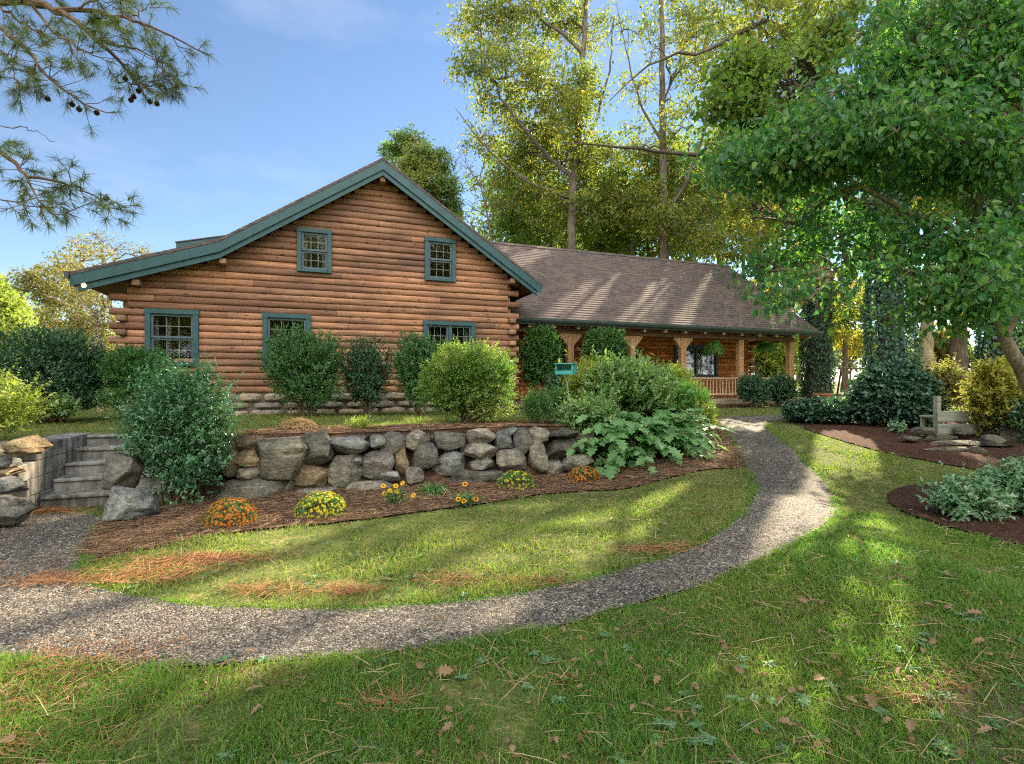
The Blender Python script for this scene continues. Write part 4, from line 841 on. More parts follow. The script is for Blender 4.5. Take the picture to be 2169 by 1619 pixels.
shrub('perennial', 'low light green perennial spilling over the wall end', 'plant', (1195, 865, 1300, 935), 8.9, 'fold', .09, .03, 380, 'l_mixed', depth=.7, bump=.3, shootlen=.28, nleaf=11, up=.35, stems=8)
shrub('perennial', 'dark leafy perennial filling in behind the wall end', 'plant', (1150, 840, 1250, 905), 10.6, 'fold', .08, .03, 420, 'l_priv', depth=.7, bump=.3, shootlen=.28, nleaf=11, up=.45, stems=8)
shrub('perennial', 'green bushy perennial with dry brown flower heads on the wall top', 'plant', (1108, 848, 1168, 915), 8.9, 'fold', .06, .014, 420, 'l_priv', depth=.9, bump=.2, shootlen=.24, nleaf=11, up=.75, spikes=14, spikelen=.3)
# lobed plant: big leaves on arching stems
def lobed_plant(x, Y, size, nst, label, sd):
    global rng
    rng = np.random.default_rng(sd); zg = float(T(x, Y)); off = (x, Y, zg)
    root = empty('lobed_plant', off, 0, label=label, cat='plant', group='lobed leaf plants of the border'); st = MB(); lf = MB(); Ps, Ds, Ns, Ls = [], [], [], []
    for i in range(nst):
        a = rng.uniform(0, 2*math.pi); e = rng.uniform(.15, 1.25); d = np.array([math.cos(a)*math.cos(e)*1.15, math.sin(a)*math.cos(e)*.8-.12, math.sin(e)]); L = size*rng.uniform(.55, 1.25)*(1.0 if e < .9 else 1.0)
        base = np.array([x, Y, zg+.05])+np.array([rng.normal(0, .28), rng.normal(0, .16), 0]); s = np.linspace(0, 1, 7)
        Q = base+d[None]*L*s[:, None]+np.array([0, 0, -1.])*(.42*L*s**2.2)[:, None]; Q[:, 2] = np.maximum(Q[:, 2], T(Q[:, 0], Q[:, 1])+.05); st.tube(Q, np.linspace(.009, .004, 7), 5)
        tan = np.gradient(Q, axis=0)
        for k in range(2, 7):
            for sgn in ((-1, 1) if k < 6 else (0,)):
                t = nrm(tan[k]); side = nrm(np.cross(t, [0, 0, 1])); Ps.append(Q[k]); Ds.append(nrm(t*.7+side*sgn*.8+np.array([0, 0, -.12])+rng.normal(0, .12, 3))); Ns.append(nrm(np.array([0, 0, 1.])+d*.35+np.array([0, -.35, 0])+rng.normal(0, .2, 3))); Ls.append((.19 if k < 6 else .24)*rng.uniform(.75, 1.2))
    leaf_lobed(lf, np.array(Ps), np.array(Ds), np.array(Ns), np.array(Ls), np.array(Ls)*.8); lf.build('foliage', M['l_fern'], root, off=off); st.build('stem', M['twig'], root, off=off)
lobed_plant(1.98, 9.0, 1.0, 210, 'sprawling plant with large lobed green leaves hanging over the wall end', 77)
lobed_plant(2.62, 9.6, .8, 150, 'smaller lobed leaf plant behind the sprawling one, nearer the path', 78)
# chrysanthemums: domes of small flower heads
def mum(label, box, Y, pet, n, fl=.03, leafmat='l_box', cover=1.0, group='chrysanthemums in the beds', tall=1.0):
    global rng
    rng = np.random.default_rng(int(box[0])); u0, v0, u1, v1 = box; x = ((u0+u1)/2-CX)/F*Y; rx = (u1-u0)/2/F*Y; zg = float(T(x, Y)); rz = max(.1, H-(v0-CY)/F*Y-zg); off = (x, Y, zg)
    root = empty('chrysanthemum', off, 0, label=label, cat='flower', group=group)
    d = rdir(n*2); d = d[d[:, 2] > -.05][:n]; f = 1+.1*vnoise(d*3, 2)
    C_ = np.array([x, Y, zg])+d*np.array([rx, rx*.9, rz])*f[:, None]; mb = MB(); keep = rng.uniform(size=len(d)) < cover; Cf, df = C_[keep], d[keep]
    for ring, (k, tilt, s) in enumerate(((8, .35, 1), (6, .9, .75))):
        for j in range(k):
            a = 2*math.pi*j/k+ring*.4; ref = nrm(np.cross(df, [.31, .52, .8])); b = np.cross(df, ref); D = nrm(ref*math.cos(a)+b*math.sin(a)+df*tilt); leaf_fold(mb, Cf, D, df, fl*.62*s*rng.uniform(.8, 1.2, len(Cf)), fl*.3, 0, .1)
    mb.build('flower', M[pet], root, off=off)
    mb = MB(); m = int(n*2.2); d = rdir(m*2); d = d[d[:, 2] > -.1][:m]; P = np.array([x, Y, zg])+d*np.array([rx, rx*.9, rz])*rng.uniform(.7, .98, len(d))[:, None]; leaf_fold(mb, P, nrm(d+rdir(len(d))*.7), nrm(d+rdir(len(d))*.4), .035, .018); mb.build('foliage', M[leafmat], root, off=off)
    return root
mum('orange flowering chrysanthemum dome in front of the holly bush', (433, 1056, 540, 1120), 5.6, 'f_orange', 420)
mum('bright yellow chrysanthemum dome in front of the stone wall', (627, 1043, 734, 1098), 5.95, 'f_yellow', 430, cover=.85)
mum('half faded yellow chrysanthemum with dull foliage', (1050, 998, 1135, 1042), 7.3, 'f_yellow', 420, cover=.42)
mum('small orange chrysanthemum beside the lobed leaf plant', (1200, 988, 1272, 1026), 7.75, 'f_orange', 330)
mum('dried tan chrysanthemum on top of the stone wall', (592, 886, 672, 922), 7.9, 'f_dry', 380, leafmat='f_dry')
shrub('perennial', 'tiny pale green sedum like plant on the upper mulch', 'plant', (735, 898, 790, 922), 8.1, 'fold', .04, .012, 160, 'l_yg', depth=.8, bump=.2, shootlen=.1, nleaf=9, up=.8, stems=0)
def daisy(label, heads, Y, red):
    u = np.mean([h[0] for h in heads]); g = ground(u, max(h[1] for h in heads)+14); x, Yb = g; zg = float(T(x, Yb)); off = (x, Yb, zg)
    global rng
    rng = np.random.default_rng(int(u)); root = empty('blanket_flower', off, 0, label=label, cat='flower', group='blanket flowers in the pine straw'); st = MB(); lf = MB()
    for hu, hv in heads:
        pt = MB(); ce = MB()
        p = at(hu, hv, Yb+rng.uniform(-.08, .06)); b = np.array([x+(p[0]-x)*.35, Yb, zg]); st.tube([b, (b+p)/2+rng.normal(0, .012, 3), p], [.004, .0035, .003], 5); nd = nrm(np.array([rng.normal(0, .3), -.75, .75])); ref = nrm(np.cross(nd, [0, .3, 1.])); bb = np.cross(nd, ref)
        k = 11; a = np.arange(k)*2*math.pi/k; D = nrm(ref[None]*np.cos(a)[:, None]+bb[None]*np.sin(a)[:, None]+nd*.15); leaf_fold(pt, np.repeat(p[None], k, 0)+D*.008, D, np.repeat(nd[None], k, 0), .03, .02, 0, .05); leaf_fold(pt if not red else ce, np.repeat(p[None]+nd*.003, k, 0)+D*.005, D, np.repeat(nd[None], k, 0), .017, .013, 0, .05)
        q = np.repeat(p[None], 40, 0)+rng.normal(0, .004, (40, 3)); leaf_fold(ce, q, nrm(nd+rdir(40)*.5), rdir(40), .012, .006)
        hd = pt.build('flower_head', M['f_gold'], root, off=off); ce.build('flower_centre', M['f_centre'], hd, off=off)
    m = 130; P = np.c_[x+rng.normal(0, .07, m), Yb+rng.normal(0, .05, m), zg+rng.uniform(.01, .16, m)]; leaf_ovate(lf, P, nrm(rdir(m)*.8+np.array([0, 0, .5])), nrm(rdir(m)*.5+np.array([0, -.3, 1])), .065, .022)
    st.build('stem', M['l_priv'], root, off=off); lf.build('foliage', M['l_priv'], root, off=off)
daisy('yellow blanket flower plant with several golden heads', [(812, 1030), (828, 1055), (838, 1030), (815, 1046), (840, 1042), (853, 1024), (826, 1040), (876, 1050)], 6.3, False)
daisy('small blanket flower plant with red and gold heads', [(985, 1026), (971, 1058), (983, 1062), (1008, 1058), (975, 1052)], 6.6, True)
# strappy grass clump hanging over the wall
def straps(label, u, v, Y, n, L, W, mat, up=.8, spread=.7, name='grass_clump', cat='plant'):
    global rng
    rng = np.random.default_rng(int(u)); p = at(u, v, Y); zg = float(T(p[0], Y)); off = (p[0], Y, zg); root = empty(name, off, 0, label=label, cat=cat); mb = MB()
    B = np.c_[p[0]+rng.normal(0, .05, n), Y+rng.normal(0, .04, n), np.full(n, zg)]; D = nrm(np.c_[rng.normal(0, spread, n), rng.normal(0, spread*.8, n), rng.uniform(.4, 1.2, n)*up]); blade(mb, B, D, L*rng.uniform(.6, 1.2, n), W, 0, .75); mb.build('foliage', M[mat], root, off=off)
straps('strappy green grass clump leaning against the boulders', 915, 1040, 6.85, 150, .46, .012, 'l_priv')
straps('wispy tan grass tuft on the upper mulch by the privet', 905, 905, 8.5, 60, .3, .008, 'f_dry')
# right hand beds
shrub('shrub', 'pale grey green leafy shrub in the near bark bed', 'shrub', (1995, 1030, 2105, 1104), 5.75, 'ovate', .07, .034, 300, 'l_grey', 'leafy shrubs of the near bark bed', depth=.9, bump=.25, shootlen=.2, nleaf=9, up=.35)
shrub('shrub', 'taller leafy shrub cut by the right frame edge', 'shrub', (2105, 990, 2250, 1098), 5.95, 'ovate', .07, .034, 460, 'l_grey', 'leafy shrubs of the near bark bed', depth=.8, bump=.25, shootlen=.22, nleaf=9, up=.4)
shrub('shrub', 'sunlit golden green shrub overgrowing the wooden bench', 'shrub', (2050, 770, 2170, 925), 10.6, 'ovate', .075, .038, 800, 'l_yel', depth=.8, bump=.28, shootlen=.25, nleaf=9, stems=20)
shrub('shrub', 'green shrub behind the bench with a few golden leaves', 'shrub', (1945, 775, 2045, 880), 12.4, 'ovate', .07, .035, 500, 'l_olive', depth=.8, bump=.28, shootlen=.25, nleaf=9, stems=12)
shrub('shrub', 'tall loose thicket seen between the pale trunk and the stout trunk', 'shrub', (1930, 700, 2060, 840), 23, 'fold', .2, .11, 420, 'l_olive', 'thickets behind the right hand trunks', depth=.6, bump=.35, shootlen=.5, nleaf=9, stems=10)
shrub('shrub', 'loose thicket behind the golden shrub at the right frame edge', 'shrub', (2060, 725, 2230, 840), 21, 'fold', .2, .11, 420, 'l_green', 'thickets behind the right hand trunks', depth=.6, bump=.35, shootlen=.5, nleaf=9, stems=10)
shrub('shrub', 'yellowish bush seen between the end posts beyond the porch', 'shrub', (1588, 700, 1690, 830), 30, 'fold', .22, .12, 420, 'l_yg', depth=.6, bump=.35, shootlen=.6, nleaf=9, stems=10)
shrub('ivy_mound', 'large dark ivy mound at the foot of the second ivy trunk', 'ivy', (1812, 778, 1978, 900), 12.6, 'fold', .09, .07, 1700, 'l_ivy', depth=.8, bump=.15, shootlen=.25, nleaf=8, up=.2, droop=.25, p=2.3)
shrub('ivy_hedge', 'low dark ivy hedge along the edging stones', 'ivy', (1660, 853, 1850, 896), 13.0, 'fold', .08, .065, 900, 'l_ivy', depth=.45, bump=.15, shootlen=.16, nleaf=7, up=.3, p=3.4, stems=6)
shrub('shrub', 'dark shrub at the right frame edge beyond the pond stones', 'shrub', (2125, 850, 2260, 960), 10.2, 'fold', .08, .04, 500, 'l_dark', depth=.8, bump=.25, shootlen=.25, nleaf=8)
for i, (u, v, s, lab) in enumerate([(1740, 893, .5, 'small green hosta at the front edge of the ivy hedge'), (1880, 905, .4, 'yellowing low plant on the bark bed'), (1905, 918, .42, 'grey green low plant beside the pond stones'), (2070, 915, .4, 'small lime green plant between the pond stones'), (1330, 905, .5, 'x')][:4]):
    Y = ground(u, v)[1]; w = s*.5/Y*F; shrub('perennial', lab, 'plant', (u-w*.6, v-w*.5, u+w*.6, v), Y, 'ovate', .09, .04, 60, ('l_priv', 'l_yg', 'l_grey', 'l_yg')[i], depth=.8, bump=.2, shootlen=.12, nleaf=7, up=.5, stems=0, seed=i)
for i, (u, v, w_, lab) in enumerate([(75, 885, 70, 'low lime green plant below the big rounded shrub'), (135, 880, 60, 'small pale fern left of the stone corner'), (235, 868, 50, 'green ground plant beside the house corner')]):
    shrub('perennial', lab, 'plant', (u-w_*.5, v-38, u+w_*.5, v+2), 9.0, 'ovate', .07, .03, 90, ('l_yg', 'l_mixed', 'l_priv')[i], depth=.8, bump=.2, shootlen=.14, nleaf=7, up=.5, stems=0, seed=i)
# edging and pond stones
PG = 'stones around the small pond'
for i, (u, v, w_, h_, lab) in enumerate([(1990, 928, 75, 26, 'flat stone stepping up at the back left of the pond'), (1955, 912, 60, 18, 'thin pale slab near the grey green low plant'), (2030, 940, 130, 14, 'long flat pale slab at the pond front'), (2010, 955, 150, 12, 'longest thin slab lying on the bark bed'), (2065, 958, 50, 22, 'mossy round stone at the end of the long slab'), (2100, 935, 60, 30, 'bluish upright stone beside the black pond water'), (2150, 925, 70, 40, 'large mossy stone by the right frame edge'), (2040, 915, 50, 26, 'squat dark stone under the bench'), (2085, 905, 55, 22, 'grey stone behind the lime green plant'), (1930, 930, 50, 14, 'small flat stone leftmost on the pond edge')]):
    Y = 9.4+(955-v)*.03; p = at(u, v, Y); p[2] = max(p[2], float(T(p[0], Y))+.02); rock('pond_stone', p, (w_/F*Y*.85, .3, h_/F*Y*.95), M['rpond'], lab, PG, 'stone', seed=120+i, blocky=3)
mb = MB(); g = at(2105, 945, 9.6); bm = bmesh.new(); bmesh.ops.create_circle(bm, cap_ends=True, segments=28, radius=.5); [setattr(v, 'co', Vector((g[0]+v.co.x*1.0, 9.75+v.co.y*.5, float(T(g[0], 9.7))+.05))) for v in bm.verts]; mb.bm(bm)
m_, nt_, o_ = newmat('pond_water'); finish(nt_, o_, (.012, .014, .014), .06, noise(nt_, coords(nt_), 9, 2).outputs[0], .08, .02, .6); pw = mb.build('pond_water', m_); pw['kind'] = 'structure'
EG = 'edging stones of the far bark bed'
for i in range(11):
    u = 1700+i*27; v = 884+.045*(u-1700)*.35; Y = ground(u, v)[1]; p = at(u, v, Y); w_ = r_.uniform(.26, .36); rock('edging_stone', (p[0], Y, p[2]+.03), (w_, .2, r_.uniform(.1, .16)), M['rgrey'], 'low grey edging stone in front of the ivy', EG, 'stone', seed=150+i, blocky=4)
# bench overgrown by the golden shrub
def bench():
    A = at(1992, 918, 10.6); B = at(2170, 905, 11.0); d = B-A; L = math.hypot(d[0], d[1]); zg = float(T(A[0]+.6, 11.1))
    root = empty('garden_bench', (A[0], A[1], zg), math.atan2(d[1], d[0]), label='weathered grey wooden bench half hidden by the golden shrub', cat='bench')
    def part(nm, *b): mb = MB(); mb.box(*b, 0, .008); return mb.build(nm, M['benchwood'], root)
    for x in (0, L-.1): part('post', x, .06, -.1, x+.1, .16, .86)
    part('backrest', -.03, .02, .33, L+.03, .058, .55); part('backrest', -.02, .018, .06, L+.02, .056, .28); part('seat', -.02, .17, .4, L+.02, .45, .445)
    for x in (0, L-.1): part('leg', x, .4, -.1, x+.1, .44, .398)
bench()
# bird feeder on its leaning pole
p = at(1197, 781, 9.6); zg = float(T(p[0]+.12, 9.6)); root = empty('bird_feeder', (p[0]+.14, 9.6, zg), R(-28), label='teal box bird feeder on a thin leaning pole behind the wall', cat='bird feeder')
hz = p[2]-zg; mb = MB(); mb.tube([(0, 0, -.1), (-.08, 0, hz*.5), (-.13, 0, hz-.1)], .013, 8); mb.build('pole', M['metal'], root)
mb = MB(); x0 = -.13; mb.box(x0-.17, -.11, hz-.11, x0+.17, .11, hz-.09); mb.box(x0-.17, .09, hz-.09, x0+.17, .11, hz+.08); mb.box(x0-.17, -.11, hz-.09, x0-.15, .09, hz+.08); mb.box(x0+.15, -.11, hz-.09, x0+.17, .09, hz+.08); fb = mb.build('feeder_box', M['tealfeed'], root)
mb = MB(); mb.box(x0-.19, -.14, hz+.082, x0+.19, .12, hz+.10); mb.build('roof', M['tealfeed'], root)
mb = MB(); mb.box(x0-.15, -.105, hz-.088, x0+.15, -.09, hz-.04); mb.build('perch', M['tealfeed'], root)
# hanging fern baskets, pot, swing frame
def fern_basket(label, u, v, b, r, mat, group='hanging baskets on the porch'):
    a, z = hun(u, v, b); x, y = h2w(a, b); root = empty('hanging_basket', (x, y, z), 0, label=label, cat='hanging plant', group=group); off = None
    global rng
    rng = np.random.default_rng(int(u)); n = 900; d = rdir(n); d[:, 2] = np.abs(d[:, 2])*.9-.05; mb = MB(); blade(mb, np.zeros((n, 3))+np.array([0, 0, .05])+rng.normal(0, .05, (n, 3)), nrm(d), r*rng.uniform(.7, 1.25, n), .014, 0, .9); mb.build('foliage', M[mat], root)
    mb = MB(); mb.tube([(0, 0, -.12), (0, 0, -.06), (0, 0, .04)], [.07, .12, .14], 12, 0, True); mb.build('pot', M['terracotta'], root)
    mb = MB(); t_ = 3.2-z
    for k in range(3): mb.tube([(.13*math.cos(k*2.1), .13*math.sin(k*2.1), .04), (0, 0, t_*.7), (0, 0, t_)], .004, 4)
    mb.build('chain', M['black'], root)
fern_basket('bright green hanging fern between the third and fourth porch posts', 1511, 737, 1.2, .42, 'l_jun')
fern_basket('shadowed hanging fern near the porch end', 1622, 735, 1.5, .42, 'l_jun')
a, z = hun(1702, 836, 1.0); x, y = h2w(a, .2); zg = float(T(x, y)); root = empty('flower_pot', (x, y, zg), 0, label='terracotta pot beside the porch end and first ivy trunk', cat='pot'); mb = MB(); mb.tube([(0, 0, 0), (0, 0, .3), (0, 0, .34), (0, 0, .40)], [.2, .3, .34, .33], 18, 0, True); mb.build('pot', M['terracotta'], root, smooth=True, sharp=40); mb = MB(); mb.tube([(0, 0, .401), (0, 0, .41)], .30, 18, 0, True); mb.build('soil', M['straw_bed'], root)
g = at(1808, 836, 27); zg = float(T(g[0], 27)); root = empty('swing_frame', (g[0], 27, zg), R(20), label='wooden A frame swing standing on the far lawn', cat='swing')
W_ = .9
for s in (-1, 1):
    for q in (-1, 1): mb = MB(); mb.tube([(s*W_+s*.0+q*.35, q*.5, 0), (s*W_, 0, 1.35)], .05, 6, 0, True); mb.build('leg', M['darkwood'], root)
mb = MB(); mb.tube([(-W_-.15, 0, 1.38), (W_+.15, 0, 1.38)], .055, 6, 0, True); mb.build('top_beam', M['darkwood'], root)
mb = MB(); mb.box(-.5, -.2, .42, .5, .2, .46); mb.box(-.5, .2, .46, .5, .23, .8); sw = mb.build('swing_seat', M['darkwood'], root); mb = MB(); [mb.tube([(s*.5, 0, .46), (s*.5, 0, 1.36)], .012, 4) for s in (-1, 1)]; mb.build('chain', M['black'], sw)
# dry stalk in the upper bed, climbing rose supports
mb = MB(); a0 = at(890, 862, 8.6); a1 = at(908, 890, 8.6); a2 = np.array([a1[0]+.02, 8.6, float(T(a1[0], 8.6))]); mb.tube([a2, a1, a0], [.006, .005, .003], 5); tag(mb.build('dry_stalk', M['f_dry']), 'single bare dry stalk sticking up before the pale green privet', 'stalk')
# ------------------------------------------------------------------ trees
def tubes(mb, Q, Rr, k=3, m=0):
    n, s, _ = Q.shape; D = np.gradient(Q, axis=1); D = nrm(D); A = nrm(np.cross(D, np.array([.31, .17, .93]))); B = np.cross(D, A); t = np.arange(k)*2*math.pi/k
    V = Q[:, :, None]+Rr[..., None, None]*(A[:, :, None]*np.cos(t)[:, None]+B[:, :, None]*np.sin(t)[:, None])
    i = (np.arange(n)*s*k)[:, None, None]; a = (np.arange(s-1)*k)[None, :, None]; j = np.arange(k)[None, None]; j2 = (j+1) % k
    mb.add(V.reshape(-1, 3), np.stack([i+a+j, i+a+j2, i+a+k+j2, i+a+k+j], -1).reshape(-1, 4), m)
def spline(P, n):
    P = np.asarray(P, float); d = np.concatenate([[0], np.cumsum(np.linalg.norm(np.diff(P, axis=0), axis=1))]); t = np.linspace(0, d[-1], n)
    Q = np.stack([np.interp(t, d, P[:, i]) for i in range(3)], 1)
    for _ in range(2): Q[1:-1] = (Q[:-2]+2*Q[1:-1]+Q[2:])/4
    return Q
def pb(u, v, ru, rv, Y, n, d=None, k=1.0):
    return (at(u, v, Y), np.array([ru/F*Y, d or (ru+rv)/2/F*Y, rv/F*Y]), n, k)
def tree(name, label, trunk, r0, blobs, mat, L, W, nl=9, twig=.6, bark='bark', group=None, leaf='fold', r1=None, cat='tree', seed=0, limbs=(), droop=.25, shell=.38, hang=False, spread=.3, extra=None, bare=0, twr=.011, limbk=.34, q=1.0, near=False, fat=1.0):
    blobs = [(c, r*fat, max(3, int(n*q)), k) for c, r, n, k in blobs]
    global rng
    rng = np.random.default_rng(500+seed); trunk = np.asarray(trunk, float); root = empty(name, trunk[0], 0, label=label, cat=cat, group=group); off = trunk[0]
    tb = MB(); Tq = spline(trunk, 22); Tq[1:-1] += rng.normal(0, r0*.10, (20, 3))*[1, 1, 0]; Tr = np.linspace(r0, r1 or r0*.3, 22); Tr[:3] *= [1.45, 1.18, 1.05]; tb.tube(Tq, Tr, 12)
    bb = MB(); P, D, NN = [], [], []; nodes = [Tq[8:]]
    for lp, la, lb in limbs:
        q = spline(lp, 16); q[1:-1] += rng.normal(0, la*.35, (14, 3)); bb.tube(q, np.linspace(la, lb, 16), 8); nodes.append(q[3:])
    nodes = np.concatenate(nodes)
    for c, rad, n, kk in blobs:
        hd = np.linalg.norm(nodes[:, :2]-c[:2], axis=1); dz = c[2]-nodes[:, 2]; cost = np.abs(dz-.55*hd)+.5*hd+np.where(dz < 0, 2-dz, 0); s = nodes[np.argmin(np.linalg.norm(nodes-c, axis=1) if near else cost)]
        mid = (s+c)/2+np.array([0, 0, .12*np.linalg.norm(c-s)])*(0 if droop > .5 else 1)+rng.normal(0, .08*np.linalg.norm(c-s), 3)
        t = np.linspace(0, 1, 9)[:, None]; q = s*(1-t)**2+2*mid*t*(1-t)+c*t*t; q[1:-1] += rng.normal(0, .03*np.linalg.norm(c-s), (7, 3)); rl = min(r0*limbk, .02+.012*np.linalg.norm(c-s)+.0006*n); bb.tube(q, np.linspace(rl, rl*.35, 9), 6)
        # sub branches
        m = max(3, int(n**.5)); e = c+rdir(m)*rad*rng.uniform(.45, .95, (m, 1)); a = q[rng.integers(4, 9, m)]; md = (a+e)/2+rng.normal(0, .12, (m, 3))*rad; tt = np.linspace(0, 1, 5)[None, :, None]
        S = a[:, None]*(1-tt)**2+2*md[:, None]*tt*(1-tt)+e[:, None]*tt*tt; tubes(bb, S, np.linspace(rl*.4, max(twr, rl*.14), 5)[None].repeat(m, 0), 4); sn = S.reshape(-1, 3)
        d = rdir(n); f = 1+.25*vnoise(d*2.3+seed+c, 3); e = c+d*rad*(f*rng.uniform(0, 1, n)**shell)[:, None]
        dd = ((e[:, None]-sn[None])**2).sum(2); a = sn[dd.argmin(1)]; ln = np.linalg.norm(e-a, axis=1, keepdims=True); tw_ = np.minimum(1, 1.6*twig/(ln+1e-6)); a = e+(a-e)*np.where(ln > 3*twig, tw_, 1)
        md = (a+e)/2+rng.normal(0, .1, (n, 3))*ln; tt = np.linspace(0, 1, 4)[None, :, None]; S = a[:, None]*(1-tt)**2+2*md[:, None]*tt*(1-tt)+e[:, None]*tt*tt; tubes(bb, S, np.linspace(twr*1.5, twr*.5, 4)[None].repeat(n, 0), 3)
        nk = int(nl*kk)
        if nk > 0:
            w = rng.uniform(.35, 1.05, (n, nk, 1)); base = a[:, None]*(1-w)+e[:, None]*w if not hang else e[:, None]+0*w
            base = base+rng.normal(0, spread*twig, (n, nk, 3))*[1, 1, .6]; dr = nrm(e-a)[:, None]*.5+rdir(n*nk).reshape(n, nk, 3)*.8; dr[..., 2] -= droop
            P.append(base.reshape(-1, 3)); D.append(dr.reshape(-1, 3))
    if P:
        P = np.concatenate(P); D = nrm(np.concatenate(D)); keep = np.ones(len(P), bool); jj = 1+.45*vnoise(P*1.1, 31)
        for g, r in GAPS:
            w = P-g; t = w@SUN; dl = np.linalg.norm(w-t[:, None]*SUN, axis=1); keep &= ~((dl < (1.25*r+.005*t)*jj) & (t > 0))
        P, D = P[keep], D[keep]; NN = nrm(rdir(len(P))*.8+np.array([0, 0, .7])); s = rng.uniform(.55, 1.3, len(P)); lf = MB(); leafset(lf, leaf, P, D, NN, L*s, W*s); lf.build('crown', M[mat], root, off=off)
    tb.build('trunk', M[bark], root, smooth=True, off=off); bb.build('branches', M[bark], root, smooth=True, off=off)
    return root
def gz(u, Y): x = (u-CX)/F*Y; return np.array([x, Y, float(T(x, Y))-.05])
def ivy_coat(root, pts, r, n, off, L=.09, seed=0):
    global rng
    rng = np.random.default_rng(seed); q = spline(pts, 30); i = rng.uniform(0, 28.99, n); k = i.astype(int); f = (i-k)[:, None]; c = q[k]*(1-f)+q[k+1]*f; rr = np.interp(i, np.arange(30), np.linspace(r[0], r[1], 30)); a = rng.uniform(0, 2*math.pi, n)
    d = np.c_[np.cos(a), np.sin(a), np.zeros(n)]; nz = vnoise(np.c_[np.cos(a)*1.6, np.sin(a)*1.6, c[:, 2]*.9], 4); P = c+d*(rr*(1+.28*nz)+rng.uniform(-.02, .12, n))[:, None]
    D = nrm(np.array([0, 0, -1.])+d*.35+rdir(n)*.5); lf = MB(); leafset(lf, 'fold', P, D, nrm(d+rdir(n)*.35+np.array([0, 0, .35])), L*rng.uniform(.6, 1.3, n), L*.85); return lf.build('ivy', M['l_ivy'], root, off=off)
IG = 'ivy clad tree trunks beyond the porch end'
# poplars and maples behind the porch wing
TG = 'tall trees behind the porch wing'
Y = 27.; g0 = gz(1210, Y)
B = [(1010, 55, 62, 60, 26), (1085, 25, 75, 50, 34), (1160, 55, 80, 60, 36), (1235, 60, 60, 60, 22), (1015, 140, 55, 45, 20), (1095, 150, 65, 55, 30), (1175, 180, 70, 62, 36), (1245, 190, 50, 45, 20), (1060, 225, 65, 48, 28), (1150, 262, 75, 55, 40), (1222, 255, 55, 48, 30), (1105, 318, 68, 45, 32), (1185, 345, 78, 48, 38), (1262, 335, 55, 42, 24), (1130, 410, 75, 45, 34), (1210, 440, 80, 48, 40), (1010, 300, 40, 34, 8), (1070, 370, 40, 36, 12), (1290, 420, 55, 45, 24)]
tree('tree', 'tall yellow green tree with a grey trunk rising from the middle of the porch roof', [g0, at(1212, 520, Y), at(1209, 440, Y), at(1222, 330, Y), at(1230, 230, Y), at(1236, 120, Y), at(1242, 0, Y), at(1246, -110, Y)], .29, [pb(u, v, a, b, Y+rng.uniform(-2, 2.5), n) for u, v, a, b, n in B]+[pb(1120, -70, 120, 60, Y, 70), pb(1240, -100, 100, 60, Y, 50)], 'l_oak', .20, .11, 34, .8, 'bark', TG, q=1.75, fat=1.22, seed=1, droop=.45, spread=.33,
     limbs=[([at(1215, 380, Y), at(1160, 330, Y), at(1090, 255, Y-1), at(1040, 170, Y-1), at(1015, 100, Y-1)], .12, .03), ([at(1210, 420, Y), at(1120, 390, Y), at(1060, 345, Y-.5), at(1005, 280, Y-1), at(965, 230, Y-1)], .09, .015), ([at(1222, 330, Y), at(1260, 260, Y+1), at(1290, 150, Y+1), at(1300, 40, Y+1)], .1, .03)])
Y = 28.; B = [(1335, 60, 60, 50, 14, .5), (1400, 340, 55, 45, 26, 1), (1460, 385, 60, 55, 30, 1), (1345, 310, 50, 45, 18, .8), (1420, 210, 55, 60, 16, .35), (1490, 190, 50, 65, 18, .6), (1500, 60, 65, 60, 24, .8), (1445, 265, 45, 45, 18, .8), (1365, 440, 68, 48, 34, 1), (1455, 470, 78, 52, 40, 1), (1535, 420, 55, 60, 30, 1), (1540, 520, 55, 35, 26, 1), (1400, 90, 60, 60, 14, .4), (1480, 120, 50, 50, 20, .8), (1545, 40, 60, 50, 24, 1), (1440, 30, 60, 40, 18, .7), (1350, 190, 45, 60, 14, .5), (1560, 290, 60, 60, 30, 1)]
tree('tree', 'tall half bare tree with a straight trunk right of the porch roof middle', [gz(1407, Y), at(1407, 520, Y), at(1404, 400, Y), at(1402, 290, Y), at(1404, 180, Y), at(1400, 60, Y), at(1398, -80, Y)], .31, [pb(u, v, a, b, Y+rng.uniform(-2, 2), n, None, k) for u, v, a, b, n, k in B]+[pb(1420, -80, 110, 60, Y, 40)], 'l_oak', .20, .11, 34, .8, 'bark', TG, q=1.9, fat=1.28, seed=2, droop=.45, spread=.33,
     limbs=[([at(1406, 470, Y), at(1440, 410, Y), at(1470, 350, Y), at(1500, 250, Y), at(1515, 120, Y)], .11, .03), ([at(1402, 300, Y), at(1360, 230, Y), at(1330, 130, Y), at(1310, 30, Y)], .08, .015), ([at(1403, 220, Y), at(1440, 130, Y), at(1470, 20, Y)], .07, .015)])
Y = 31.; tree('tree', 'slim brown trunked tree between the two tall ones behind the roof', [gz(1340, Y), at(1340, 500, Y), at(1336, 440, Y), at(1330, 380, Y)], .2, [pb(u, v, a, b, Y, n) for u, v, a, b, n in [(1320, 400, 60, 45, 40), (1350, 470, 60, 45, 40), (1290, 480, 55, 40, 40)]], 'l_green', .22, .12, 18, .7, 'bark', TG, q=2.5, seed=3)
